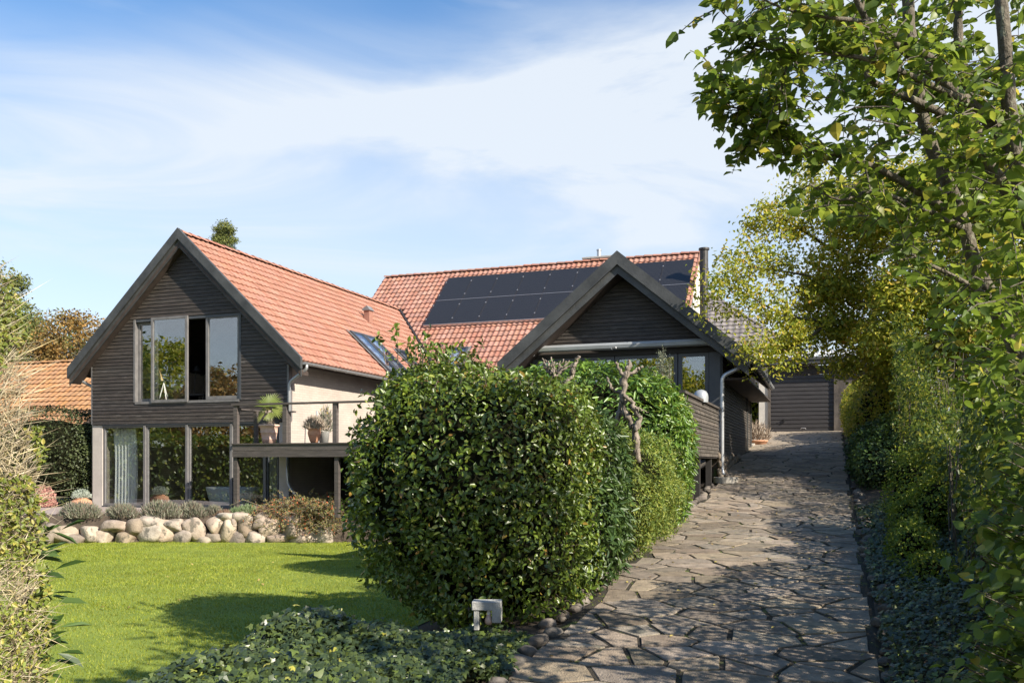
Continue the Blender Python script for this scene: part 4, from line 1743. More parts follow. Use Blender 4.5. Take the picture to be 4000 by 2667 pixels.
# side wall with boards, stepping with the drive
mb = MB()
mb.box(EX1 - .2, EX1 - .02, EYF + .08, 27.9, .13, 2.36)
mb.box(EX0, EX1 - .02, 27.9, 28.0, .1, 3.6)
mb.build('wall', M['under'], house)
ESIDE = EX1 - .02
boards(.14, 2.34, .072, lambda z: (EYF + .02 if z > .30 else EYF + .02, 27.9 if z > .36 else (24.0 if z < .24 else 26.2)), [], ESIDE, M['board_side'], axis='y', out=1)
mb = MB()
mb.box(ESIDE, ESIDE + .05, 26.6, 26.72, .30, 2.34)
mb.box(ESIDE, ESIDE + .05, 27.86, 27.95, .36, 2.34)
mb.box(ESIDE, ESIDE + .045, EYF - .03, EYF + .04, .14, 2.4)
mb.build('corner_board', M['barge'], house)
mb = MB()
mb.box(EX1 - .25, EX1 - .03, EYF - .5, 27.9, -.9, .125)
mb.build('plinth', M['soil'], house)
i = 0
Yq = EYF - .5
while Yq < 24.4:
    mb = MB()
    g = float(dz(Yq))
    for z_ in np.arange(g - .05, .10, .17):
        rock(mb, (EX1 + .0, Yq + random.uniform(-.05, .05), z_ + .08), (.06, random.uniform(.12, .17), .095), 0, 700 + i, 1)
        i += 1
    mb.build('plinth_stone', M['flag'], house, smooth=True)
    Yq += .30
# gutter + downpipe of the extension
gX = EX + EH + .07
gz = EZ - ES * EH - .02
gutter((gX, EYF - .48, gz), (gX, 27.35, gz - .10), r=.075)
pipe([(gX - .02, EYF - .30, gz - .05), (gX - .02, EYF - .30, gz - .14), (EX1 + .06, EYF - .42, gz - .42), (EX1 + .06, EYF - .42, -.18), (EX1 + .14, EYF - .56, -.36)], .045)
# awning cassette
mb = MB()
ax0, ax1 = -6.74, -2.53
ay, az = EYF - .22, 2.70
prof = [(-.075, -.05), (-.09, .02), (-.05, .075), (.04, .085), (.085, .03), (.075, -.06), (0, -.08)]
vs = []
for x_ in (ax0, ax1):
    vs += [(x_, ay + a_, az + b_) for a_, b_ in prof]
n = len(prof)
mb.add(vs, [(i, i + n, (i + 1) % n + n, (i + 1) % n) for i in range(n)] + [tuple(range(n)), tuple(range(2 * n - 1, n - 1, -1))])
aw = mb.build('awning_case', M['awning'], house)
mb = MB()
for x_ in (ax0, ax1 - .05):
    mb.box(x_, x_ + .05, ay - .10, ay + .16, az - .09, az + .10)
mb.build('end_cap', M['zinc'], aw)
mb = MB()
hx = onY(1412, 812, ay).x
mb.tube([(hx + .06 * math.cos(t), ay - .1, az - .06 + .035 * math.sin(t)) for t in np.linspace(-.5, 4.2, 9)], .007, 5)
mb.build('winch_eye', M['rail_alu'], aw)
mb = MB()
hx = ax0 + .05
mb.tube([(hx + .035 * math.cos(t), ay - .06, az - .12 + .04 * math.sin(t)) for t in np.linspace(2, 6.6, 9)], .008, 5)
mb.build('winch_eye', M['rail_alu'], aw)

# balcony in front of the extension: boarded parapet
BY0 = 14.95
mb = MB()
mb.box(EX0 + .05, ESIDE, BY0, EYF - .06, .10, .28)
mb.build('balcony_floor', M['under'], house)
boards(.13, 1.16, .072, lambda z: (BY0, EYF - .50), [], ESIDE - .002, M['board_side'], axis='y', out=1)
boards(.13, 1.16, .072, lambda z: (EX0 + .05, ESIDE), [], BY0, M['board_side'], axis='x', out=-1)
mb = MB()
mb.box(ESIDE - .06, ESIDE - .004, BY0 + .002, EYF - .5, .12, 1.17)
mb.box(EX0 + .05, ESIDE - .06, BY0 + .002, BY0 + .06, .12, 1.17)
mb.build('balcony_wall', M['under'], house)
mb = MB()
mb.box(ESIDE - .10, ESIDE + .05, BY0 - .05, EYF - .45, 1.17, 1.215)
mb.box(EX0 + .05, ESIDE - .10, BY0 - .05, BY0 + .10, 1.17, 1.213)
mb.build('balcony_cap', M['board_side'], house)
for yy in (15.2, 17.2, 18.9):
    mb = MB()
    mb.box(ESIDE - .14, ESIDE - .03, yy, yy + .11, float(dz(yy)) - .6, .10)
    mb.build('balcony_post', M['under'], house)

# ------------------------------------------------------------------ deck beside the left wing
DYF = 18.6
deck = thing('deck', (-12.5, 19.5, -1.29), 'raised dark timber deck on posts with a railing beside the left wing', 'deck')
DX0, DX1 = -14.16, -7.2
mb = MB()
mb.box(DX0, DX1, DYF, DYF + .045, .31, .46)
mb.build('fascia_board', M['wood_deck'], deck)
mb = MB()
mb.box(DX0, DX1, DYF + .003, DYF + .045, .15, .302)
mb.build('fascia_board', M['wood_deck'], deck)
mb = MB()
mb.box(DX0, DX0 + .045, DYF + .046, YF - .05, .17, .455)
mb.build('fascia_board', M['wood_deck'], deck)
y_ = DYF - .03
while y_ < 22.6:
    mb = MB()
    x0_ = DX0 - .02 if y_ < YF - .2 else LX1 + .03
    mb.box(x0_, DX1, y_, y_ + .115, .462, .492)
    mb.build('deck_plank', M['wood_deck'], deck)
    y_ += .122
mb = MB()
for yy in (19.1, 19.8, 20.5, 21.3, 22.2):
    mb.box(max(DX0 + .05, LX1 + .02 if yy > 20.2 else -99), DX1, yy, yy + .07, .26, .458)
mb.build('joist', M['under'], deck)
for px__ in (540, 653, 768):
    X = onY(px__, 1020, DYF + .05).x
    mb = MB()
    mb.box(X - .05, X + .06, DYF + .047, DYF + .147, .46, 1.44)
    mb.build('post', M['wood_deck'], deck)
for px__, yy in ((540, DYF + .05), (772, DYF + .05)):
    X = onY(px__, 1060, yy).x
    mb = MB()
    mb.box(X - .05, X + .06, yy, yy + .10, -1.31, .15)
    mb.build('post', M['wood_deck'], deck)
for X, yy in ((DX0 + .06, 19.45), (DX0 + .55, YF - .16)):
    mb = MB()
    mb.box(X - .04, X + .05, yy, yy + .09, .49, 1.33)
    mb.build('post', M['wood_deck'], deck)
mb = MB()
mb.box(DX0 - .05, DX1, DYF + .02, DYF + .17, 1.44, 1.485)
mb.build('handrail', M['wood_deck'], deck)
mb = MB()
mb.box(DX0 - .02, DX0 + .10, DYF + .18, YF - .05, 1.34, 1.38)
mb.box(DX0 + .10, DX0 + .75, YF - .17, YF - .05, 1.342, 1.378)
mb.build('handrail', M['wood_deck'], deck)
# dark panel standing in for the shade of the void behind the deck
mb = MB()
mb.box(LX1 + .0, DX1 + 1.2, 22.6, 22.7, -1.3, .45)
mb.build('void_shade_panel', M['under'], deck)


# ------------------------------------------------------------------ pots and small things
def pot(loc, prof, mat, label, name='plant_pot', cat='pot', group=None, rings=()):
    o = thing(name, loc, label, cat, group)
    mb = MB()
    mb.lathe(prof, loc, 28)
    mb.build('pot_body', M[mat], o, smooth=True)
    mb = MB()
    r0 = prof[-1][0]
    zt = max(z for _, z in prof) - .03
    rr = max(r for r, z in prof if z > zt - .05) * .9
    mb.lathe([(0.001, zt), (rr, zt)], loc, 20)
    mb.build('soil', M['soil'], o)
    return o


DT = .492
pp = onY(618, 1020, 19.15)
palm_loc = (pp.x, 19.15, DT)
pot(palm_loc, [(.001, 0), (.155, 0), (.175, .10), (.180, .105), (.180, .125), (.176, .13), (.205, .27), (.212, .275), (.212, .29), (.206, .295), (.225, .42), (.262, .44), (.268, .465), (.25, .485), (.215, .48), (.20, .40)],
    'terra_pale', 'large pale terracotta pot holding the palm on the deck')
q_ = onY(722, 1018, 19.1)
pot2_loc = (q_.x, 19.1, DT)
pot(pot2_loc, [(.001, 0), (.085, 0), (.12, .08), (.155, .20), (.160, .215), (.157, .225), (.163, .26), (.157, .275), (.150, .34), (.168, .355), (.168, .375), (.14, .375), (.13, .32)],
    'terracotta', 'ribbed terracotta pot with dried lavender on the deck')
q_ = onY(744, 1018, 19.6)
pot3_loc = (q_.x, 19.6, DT)
pot(pot3_loc, [(.001, 0), (.11, 0), (.14, .30), (.15, .31), (.13, .31), (.12, .25)], 'concrete', 'small grey pot beside the ribbed terracotta pot')
# leaning pole
mb = MB()
a_, b_ = onY(676, 1018, 20.2), onY(670, 965, 20.4)
pl = thing('pole', (a_.x, a_.y, DT), 'thin grey pole leaning on the pale wall behind the deck', 'pole')
mb.tube([(a_.x + .3, 20.9, DT), (a_.x + .18, 21.0, 1.42)], .022, 8)
mb.build('tube', M['zinc'], pl)

# palm
palm = thing('potted_palm', (palm_loc[0], palm_loc[1], DT + .45), 'small fan palm with a shaggy trunk growing in the pale pot', 'palm')
mb = MB()
tx_, ty_ = palm_loc[0], palm_loc[1]
mb.tube([(tx_, ty_, DT + .42), (tx_ + .01, ty_, DT + .55), (tx_ + .03, ty_, DT + .70), (tx_ + .0, ty_, DT + .84)], [.055, .065, .08, .05], 10)
mb.build('trunk', M['bark_dead'], palm)
n = 260
P = np.stack([tx_ + rng.normal(size=n) * .055, ty_ + rng.normal(size=n) * .055, DT + .45 + rng.random(n) * .38], 1)
al = rng.normal(size=(n, 3)) + np.array([0, 0, -.6])
emit(palm, 'blade', P, frames(rng.normal(size=(n, 3)), al), rng.uniform(.05, .10, n), M['l_dry'], rest='trunk_fibre')


def fan(c, nrm, up, rad, spread=2.6, nb=17, mat='l_palm', w=.020, parent=None, droop=.08):
    c, nrm, up = Vector(c), Vector(nrm).normalized(), Vector(up).normalized()
    up = (up - nrm * up.dot(nrm)).normalized()
    side = nrm.cross(up)
    mb = MB()
    for k in range(nb):
        an = -spread / 2 + spread * k / (nb - 1)
        d = up * math.cos(an) + side * math.sin(an)
        s_ = nrm.cross(d)
        L = rad * random.uniform(.86, 1.05)
        p1, p2, p3 = c + d * L * .3, c + d * L * .72 - nrm * 0, c + d * L - Vector((0, 0, droop * rad))
        mb.add([c, p1 + s_ * w, p2 + s_ * w * .7, p3, p2 - s_ * w * .7, p1 - s_ * w, p1 + nrm * .01, p2 + nrm * .01],
               [(0, 1, 6), (1, 2, 7, 6), (2, 3, 7), (0, 6, 5), (6, 7, 4, 5), (7, 3, 4)])
    mb.build('frond', M[mat], parent)


hd = Vector((tx_, ty_, DT + .84))
fan(hd + Vector((.02, -.05, .10)), (.15, -1, .3), (0, 0, 1), .43, 3.0, 21, parent=palm)
fan(hd + Vector((.10, -.02, .02)), (.5, -1, .6), (1, 0, .35), .34, 2.0, 12, parent=palm)
fan(hd + Vector((-.08, -.04, -.03)), (-.4, -1, .6), (-1, 0, -.25), .34, 1.8, 12, parent=palm)
fan(hd + Vector((.04, -.06, -.06)), (.2, -1, .5), (.5, 0, -1), .26, 2.0, 11, parent=palm)
fan(hd + Vector((-.02, .05, .08)), (.3, .6, 1), (-.3, .8, .6), .36, 2.6, 15, parent=palm)


def tuft(name, loc, r, h, n, mat, label, cat='plant', kind='blade', size=(.08, .14), wdt=1.0, group=None, up=1.4, flower=None, rest='foliage', squash=1.0):
    o = thing(name, loc, label, cat, group)
    d = sdirs(n)
    d[:, 2] = np.abs(d[:, 2])
    rad = rng.random(n) ** .45
    P = np.array(loc) + d * np.array([r, r * squash, h]) * rad[:, None]
    al = d * 1.0 + np.array([0, 0, up]) + rng.normal(size=(n, 3)) * .5
    B = frames(np.cross(al, rng.normal(size=(n, 3))), al)
    emit(o, kind, P, B * np.array([1, wdt, 1])[None, None, :], rng.uniform(size[0], size[1], n), M[mat], rest=rest)
    if flower:
        m = flower[1]
        d = sdirs(m)
        d[:, 2] = np.abs(d[:, 2])
        P = np.array(loc) + d * np.array([r, r * squash, h]) * rng.uniform(.92, 1.15, m)[:, None]
        al = d + np.array([0, 0, 1.2])
        emit(o, 'spray', P, frames(np.cross(al, rng.normal(size=(m, 3))), al), rng.uniform(.03, .05, m) * flower[2], M[flower[0]], rest='flower_heads')
    return o


tuft('lavender', (pot2_loc[0], pot2_loc[1], DT + .34), .26, .30, 900, 'l_dry', 'dried lavender growing in the ribbed terracotta pot', 'plant', flower=('l_grey', 160, 1.0))
tuft('flowering_plant', (pot3_loc[0] + .05, pot3_loc[1], DT + .30), .18, .62, 350, 'l_grey', 'tall thin flowering plant in the small grey pot', 'plant', size=(.10, .2), flower=('l_litter', 40, 1.6))

# squat terracotta pot on the terrace with silver plant
q_ = onY(187, 1170, 18.9)
ol = (q_.x, 18.9, -1.27)
pot(ol, [(.001, 0), (.16, 0), (.25, .07), (.285, .15), (.25, .24), (.17, .285), (.16, .30), (.185, .32), (.15, .32), (.14, .26)], 'terracotta', 'squat round terracotta pot at the left corner of the terrace', 'terracotta_pot')
mb = MB()
mb.tube([(ol[0] + .06, ol[1] - .26, -1.27 + .25), (ol[0] + .07, ol[1] - .30, -1.27 + .22), (ol[0] + .07, ol[1] - .29, -1.27 + .13)], .014, 6)
h_ = mb.build('handle', M['terracotta'], [o for o in COL.objects if o.name == 'terracotta_pot'][0])
tuft('silver_plant', (ol[0], ol[1], -1.27 + .30), .25, .24, 1500, 'l_silver', 'silvery leaved plant in the squat terracotta pot', kind='spray', size=(.04, .07))
q_ = onY(100, 1140, 19.5)
tuft('pink_shrub', (q_.x, 19.5, -1.27), .35, .62, 1500, 'l_pink', 'low shrub with faded pink blooms at the far left of the terrace', 'shrub', kind='spray', size=(.05, .09))

# concrete block lamp in the ivy
lp = at(1119, 1425, 7.35)
lamp = thing('garden_lamp', lp, 'small grey concrete garden lamp with a bare bulb standing in the ivy', 'lamp')
kx = 7.35 / 2041
w_ = 67 * kx
x0_ = at(1085, 1400, 7.35).x
zt = at(1085, 1378, 7.35).z


def lpbox(mb, a, b, c, d, e, f):
    """box in the lamp's own axes, turned to face the lens a little"""
    an = R(16)
    ca, sa = math.cos(an), math.sin(an)
    vs = []
    for z in (e, f):
        for (x, y) in ((a, c), (b, c), (b, d), (a, d)):
            vs.append((lp.x + x * ca - y * sa, lp.y + x * sa + y * ca, z))
    mb.hexa(vs)


mb = MB()
lpbox(mb, -.122, .10, -.07, .07, zt - .075, zt)
mb.build('lintel', M['concrete'], lamp, bevel=.006)
mb = MB()
lpbox(mb, .045, .12, -.072, .068, zt - .175, zt + .001)
mb.build('leg', M['concrete'], lamp, bevel=.006)
mb = MB()
lpbox(mb, -.108, -.062, -.06, .06, zt - .24, zt - .076)
mb.build('leg', M['concrete'], lamp, bevel=.006)
mb = MB()
mb.lathe([(.001, -.035), (.022, -.03), (.033, -.008), (.033, .01), (.022, .035), (.016, .06), (.001, .06)], (lp.x + .018, lp.y - .01, zt - .165), 16)
mb.build('bulb', M['bulb'], lamp, smooth=True)
mb = MB()
mb.tube([(lp.x + .018, lp.y - .01, zt - .12), (lp.x + .018, lp.y - .01, zt - .078)], .018, 10)
mb.build('socket', M['white'], lamp)

# white dome on the balcony
q_ = onY(1606, 905, 17.3)
dm = thing('domed_cover', (q_.x, 17.3, .28), 'white domed cover standing on the balcony beside the parapet', 'cover')
mb = MB()
mb.lathe([(.14, -.10), (.145, 0), (.135, .06), (.105, .11), (.055, .14), (.001, .148)], (q_.x + .03, 17.3, q_.z - .06), 24)
mb.build('dome', M['awning'], dm, smooth=True)
mb = MB()
mb.tube([(q_.x, 17.3, .29), (q_.x, 17.3, q_.z - .05)], .06, 12)
mb.build('stand', M['black'], dm)
mb = MB()
mb.tube([(q_.x + .03, 17.3, q_.z + .075), (q_.x + .03, 17.3, q_.z + .105)], .012, 8)
mb.build('knob', M['black'], dm)

# olive in the balcony corner
q_ = onY(1522, 860, 15.6)
olv = thing('olive_shrub', (q_.x, 15.6, .28), 'grey green olive shrub showing above the laurel on the balcony', 'shrub')
mb = MB()
tips = []
r_ = random.Random(3)
for k in range(16):
    a_ = r_.uniform(0, 6.28)
    sp = r_.uniform(.05, .27)
    top = Vector((q_.x + math.cos(a_) * sp, 15.6 + math.sin(a_) * sp, r_.uniform(1.45, 2.12) - sp * .8))
    b_ = Vector((q_.x, 15.6, .45 + r_.uniform(0, .3)))
    mid = b_.lerp(top, .5) + Vector((math.cos(a_) * .06, math.sin(a_) * .06, 0))
    mb.tube([b_, mid, top], [.014, .009, .003], 5)
    tips.append((b_, mid, top))
mb.build('branches', M['bark'], olv)
P = []
for b_, mid, top in tips:
    for _ in range(110):
        f = r_.random() ** .6
        p = mid.lerp(top, f) if r_.random() < .8 else b_.lerp(mid, .5 + f * .5)
        P.append((p.x + r_.gauss(0, .028), p.y + r_.gauss(0, .028), p.z + r_.gauss(0, .02)))
P = np.array(P)
al = rng.normal(size=P.shape) + np.array([0, 0, .8])
emit(olv, 'spray', P, frames(rng.normal(size=P.shape), al), rng.uniform(.035, .06, len(P)), M['l_olive'])
mb = MB()
mb.lathe([(.001, 0), (.15, 0), (.2, .35), (.21, .36), (.17, .36), (.16, .3)], (q_.x, 15.6, .28), 20)
pt_ = thing('planter', (q_.x, 15.6, .28), 'dark planter holding the olive shrub on the balcony', 'planter')
mb.build('planter_body', M['slate'], pt_, smooth=True)

# concrete basin below the downpipe, metal tray, planter at the top of the drive
bx = (EX1 + .16, EYF - .62, float(dz(19.7)) - .02)
bs = thing('drain_basin', bx, 'pale concrete basin catching the downpipe at the edge of the drive', 'basin')
mb = MB()
mb.lathe([(.001, 0), (.26, 0), (.27, .12), (.24, .13), (.20, .10), (.001, .09)], bx, 22)
mb.build('basin_bowl', M['kerb'], bs, smooth=False)
for k in range(6):
    mb = MB()
    rock(mb, (bx[0] + random.uniform(-.15, .15), bx[1] + random.uniform(-.12, .14), bx[2] + .15), (.07, .06, .05), 0, 900 + k, 1)
    mb.build('pebble', M['flag'], bs, smooth=True)
q_ = (-2.62, 13.6, float(dz(13.6)) + .05)
tr = thing('metal_tray', q_, 'dark metal tray lying between the yew and the drive', 'tray')
mb = MB()
mb.hexa([(-3.1, 13.1, q_[2] - .12), (-2.35, 13.35, q_[2] - .12), (-2.35, 13.9, q_[2] - .10), (-3.1, 13.9, q_[2] - .10), (-3.1, 13.05, q_[2] + .03), (-2.28, 13.3, q_[2] + .03), (-2.28, 13.95, q_[2] + .05), (-3.1, 13.95, q_[2] + .05)])
mb.build('tray_body', M['slate'], tr)
kb = thing('kerb', (-2.3, 30, .7), 'pale stone kerb slabs beside the planting pit near the garage', 'kerb')
for k in range(4):
    y0_, y1_ = 28.1 + k * 1.33, 28.1 + (k + 1) * 1.33 - .012
    mb = MB()
    za, zb = float(dz(y0_)) + .04, float(dz(y1_)) + .04
    mb.hexa([(-2.48, y0_, za - .3), (-2.26, y0_, za - .3), (-2.26, y1_, zb - .3), (-2.48, y1_, zb - .3), (-2.48, y0_, za), (-2.26, y0_, za), (-2.26, y1_, zb), (-2.48, y1_, zb)])
    mb.build('kerb_slab', M['kerb'], kb)
q_ = onY(1737, 1020, 29.0)
pot((q_.x, 29.0, .30), [(.001, 0), (.26, 0), (.33, .36), (.36, .37), (.36, .42), (.31, .42), (.28, .35)], 'terracotta', 'wide terracotta tub in the pit between house and garage', 'terracotta_tub')
tuft('dry_shrub', (q_.x, 29.0, .72), .45, .55, 700, 'l_dry', 'sparse dry plant in the terracotta tub near the garage', 'plant', size=(.1, .2))

# interior things behind glass
ct = thing('curtain', (-19.4, YF + .3, -1.25), 'pale full height curtain behind the leftmost lower window', 'curtain')


def curtain(parent, x0, x1, y, z0, z1, amp=.05, folds=9, gather=0.0):
    mb = MB()
    nx_, nz_ = folds * 8, 12
    vs = []
    for j in range(nz_ + 1):
        tz = j / nz_
        k = 1 - gather * math.sin(math.pi * min(1, (1 - tz) * 1.05)) * .3
        for i_ in range(nx_ + 1):
            t = i_ / nx_
            x = x0 + (x1 - x0) * t * k + .03 * math.sin(tz * 3)
            vs.append((x, y + amp * math.sin(t * folds * 6.28 + .4 * math.sin(tz * 4)), z0 + (z1 - z0) * tz))
    fs = []
    for j in range(nz_):
        for i_ in range(nx_):
            a = j * (nx_ + 1) + i_
            fs.append((a, a + 1, a + nx_ + 2, a + nx_ + 1))
    mb.add(vs, fs)
    mb.build('curtain_fabric', M['curtain'], parent, smooth=True)


curtain(ct, fx(240, 1100) + .05, fx(296, 1100), YF + .30, -1.25, 1.0, .06, 7)
ct = thing('curtain', (-14.9, YF + .3, -1.25), 'thin pale curtain behind the lower window under the deck', 'curtain')
curtain(ct, fx(598, 1100), fx(618, 1100), YF + .30, -1.25, 1.0, .05, 4)
tub = thing('bathtub', (-15.9, 21.6, -1.27), 'pale round ended bathtub behind the lower glass front', 'bathtub')
tcx, tcy = fx(512, 1140) - .55, 21.5
mb = MB()
vs, fs = [], []
pr = [(.70, 0), (.80, .05), (.90, .25), (.98, .50), (1.0, .56), (.95, .56), (.85, .3), (.7, .08)]
sg = 28
for r0, z0 in pr:
    for k in range(sg):
        t = 6.283 * k / sg
        vs.append((tcx + .86 * r0 * math.copysign(abs(math.cos(t)) ** .8, math.cos(t)), tcy + .42 * r0 * math.copysign(abs(math.sin(t)) ** .8, math.sin(t)), -1.25 + z0))
for i in range(len(pr) - 1):
    for k in range(sg):
        fs.append((i * sg + k, i * sg + (k + 1) % sg, (i + 1) * sg + (k + 1) % sg, (i + 1) * sg + k))
mb.add(vs, fs)
mb.build('tub_shell', M['tub'], tub, smooth=True)
q_ = onY(373, 1140, 20.9)
hp = thing('house_plant', (q_.x, 20.9, -1.27), 'spiky house plant in a pale pot behind the lower glass', 'plant')
mb = MB()
mb.lathe([(.001, 0), (.09, 0), (.12, .22), (.1, .22)], (q_.x + .1, 20.9, -1.27), 16)
mb.build('pot_body', M['white'], hp)
n = 26
al = rng.normal(size=(n, 3)) * .55 + np.array([0, 0, 1])
emit(hp, 'blade', np.tile([q_.x + .1, 20.9, -1.05], (n, 1)) + rng.normal(size=(n, 3)) * .03, frames(rng.normal(size=(n, 3)), al) * np.array([1, .8, 1]), rng.uniform(.25, .5, n), M['l_sage'])
# telescope on tripod upstairs
q_ = onY(366, 905, 20.9)
te = thing('telescope', (q_.x, 20.9, 1.56), 'brass coloured telescope on a tripod behind the upper sliding window', 'telescope')
a_, b_ = onY(356, 830, 20.85), onY(372, 875, 20.85)
mb = MB()
mb.tube([a_, b_], [.03, .045], 10)
mb.build('tube', M['brass'], te)
mb = MB()
hubp = Vector((b_.x + .02, 20.9, b_.z - .05))
for dx_, dy_ in ((-.18, -.1), (.22, -.1), (.03, .25)):
    mb.tube([hubp, (hubp.x + dx_, 20.9 + dy_, 1.56)], .014, 6)
mb.build('tripod', M['white'], te)
ra = thing('stair_balustrade', (-16.4, 22.8, 1.56), 'thin black balustrade inside the upper room', 'railing')
mb = MB()
for X in np.arange(-18.6, -14.4, .16):
    mb.tube([(X, 23, 1.57), (X, 23, 2.75)], .010, 5)
mb.tube([(-18.7, 23, 2.76), (-14.3, 23, 2.76)], .018, 6)
mb.tube([(-18.7, 23, 1.72), (-14.3, 23, 1.72)], .012, 6)
mb.build('balusters', M['black'], ra)
q_ = onY(452, 850, 22)
dl = thing('desk_lamp', (q_.x, 22, 1.56), 'small black lamp seen through the open upper window', 'lamp')
mb = MB()
mb.lathe([(.001, .16), (.04, .15), (.12, 0), (.11, 0)], (q_.x, 22, onY(452, 852, 22).z), 14)
mb.tube([(q_.x, 22, 1.57), (q_.x - .1, 22, 2.2), (q_.x, 22, onY(452, 852, 22).z + .15)], .012, 6)
mb.build('lamp_body', M['black'], dl)
q_ = onY(455, 905, 21.6)
tb = thing('desk', (q_.x, 21.6, 1.56), 'dark desk with a chair inside the upper room', 'desk')
mb = MB()
mb.box(q_.x - .35, q_.x + .35, 21.4, 22.0, 1.98, 2.03)
for dx_ in (-.3, .3):
    mb.box(q_.x + dx_ - .02, q_.x + dx_ + .02, 21.45, 21.95, 1.57, 1.98)
mb.build('desk_body', M['black'], tb)

# ------------------------------------------------------------------ garage
gar = thing('garage', (-1, 36, 1.17), 'dark garage with horizontally ribbed door at the top of the drive', 'garage')
GY = 34.4
mb = MB()
mb.box(-2.57, -2.24, GY, GY + .25, .6, 3.57)
mb.build('wall_pier', M['render_grey'], gar)
mb = MB()
mb.box(-2.57, -2.45, GY + .25, 41, .6, 3.57)
mb.box(.22, 3.2, GY, GY + .2, .6, 3.57)
mb.box(3.0, 3.2, GY + .2, 41, .6, 3.57)
mb.build('wall', M['board_side'], gar)
mb = MB()
mb.box(-2.24, .22, GY - .02, GY + .1, 3.26, 3.57)
mb.build('door_head', M['under'], gar)
mb = MB()
mb.box(-2.24, -2.15, GY - .04, GY + .1, .9, 3.26)
mb.box(.07, .22, GY - .04, GY + .1, .9, 3.26)
mb.build('door_jamb', M['board_side'], gar)
door = local_thing('garage_door', Matrix.Translation((0, 0, 0)), gar)
door.matrix_basis = Matrix.Identity(4)
z_ = 1.16
while z_ < 3.22:
    zt_ = min(z_ + .150, 3.25)
    mb = MB()
    mb.hexa([(-2.15, GY + .02, z_), (.07, GY + .02, z_), (.07, GY + .08, z_), (-2.15, GY + .08, z_), (-2.15, GY + .035, zt_ - .022), (.07, GY + .035, zt_ - .022), (.07, GY + .08, zt_ - .022), (-2.15, GY + .08, zt_ - .022)])
    mb.box(-2.15, .07, GY + .05, GY + .08, zt_ - .022, zt_)
    mb.build('door_rib', M['garage'], door)
    z_ += .1505
mb = MB()
q_ = onY(1801, 963, GY)
mb.box(q_.x - .02, q_.x + .02, GY - .03, GY + .018, q_.z - .10, q_.z + .02)
mb.tube([(q_.x - .015, GY - .04, q_.z + .01), (q_.x - .11, GY - .04, q_.z - .02)], .012, 6)
mb.build('door_handle', M['black'], door)
q_ = onY(1845, 984, GY)
mb = MB()
mb.tube([(q_.x - .09, GY - .02, q_.z - .02), (q_.x - .06, GY - .05, q_.z + .02), (q_.x + .06, GY - .05, q_.z + .02), (q_.x + .09, GY - .02, q_.z - .02)], .015, 6)
mb.build('pull_bracket', M['rail_alu'], door)
for k, (z0_, z1_, yy) in enumerate(((3.62, 3.76, GY - .32), (3.765, 3.86, GY - .36))):
    mb = MB()
    mb.box(-2.75, 3.6, yy, GY + .3, z0_, z1_)
    mb.build('fascia_board', M['barge'], gar)
mb = MB()
x_ = -2.7
while x_ < 3.5:
    vs = []
    for (yy, zz) in ((GY - .3, 3.88), (41.5, 4.95)):
        for i_ in range(9):
            t = i_ / 8
            vs.append((x_ + t * .36, yy, zz + .03 * math.sin(t * 6.28 * 2)))
    mb.add(vs, [(i_, i_ + 1, i_ + 10, i_ + 9) for i_ in range(8)])
    x_ += .36
mb.build('corrugated_roof', M['corr'], gar, smooth=True)
# carport beam from house to garage
mb = MB()
mb.box(-4.2, -2.44, 30.9, 31.1, 2.45, 2.85)
mb.build('link_beam', M['under'], gar)

# ------------------------------------------------------------------ neighbours
nb = thing('neighbour_house', (-29, 29, -1), 'neighbouring house with an ochre clay tile roof behind the left hedge', 'house')
A_ = at(60, 814, 34)
B_ = at(215, 810, 34)
nbr_z = (A_.z + B_.z) / 2 + .0
mb = MB()
NX0, NX1, NYR, NZR = -36.0, -25.4, 28.5, 4.22
NS = .78
dep_ = 4.2
mb.hexa([(NX0, NYR - dep_, NZR - NS * dep_ - .2), (NX1, NYR - dep_, NZR - NS * dep_ - .2), (NX1, NYR, NZR - .2), (NX0, NYR, NZR - .2),
         (NX0, NYR - dep_, NZR - NS * dep_ - .05), (NX1, NYR - dep_, NZR - NS * dep_ - .05), (NX1, NYR, NZR - .05), (NX0, NYR, NZR - .05)])
mb.hexa([(NX0, NYR, NZR - .2), (NX1, NYR, NZR - .2), (NX1, NYR + dep_, NZR - NS * dep_ - .2), (NX0, NYR + dep_, NZR - NS * dep_ - .2),
         (NX0, NYR, NZR - .05), (NX1, NYR, NZR - .05), (NX1, NYR + dep_, NZR - NS * dep_ - .05), (NX0, NYR + dep_, NZR - NS * dep_ - .05)])
nroof = mb.build('roof', M['soffit'], nb)
nt_ = roof_tiles((NX0, NYR - dep_, NZR - NS * dep_ - .03), (1, 0, 0), (0, 1, NS), NX1 - NX0, dep_ * math.sqrt(1 + NS * NS) - .03, M['tile_orange'], 'n', None, exp=.335, w=.27, amp=.03)
place_tiles(nt_, nroof, M['tile_orange'], 200, amp=.03)
ridge((NX0, NYR, NZR + .01), (NX1, NYR, NZR + .01), M['tile_orange'], nroof)
mb = MB()
mb.box(NX0 + .3, NX1 - .3, NYR - dep_ + .4, NYR + dep_ - .4, -1.5, 1.35)
mb.build('wall', M['render_grey'], nb)

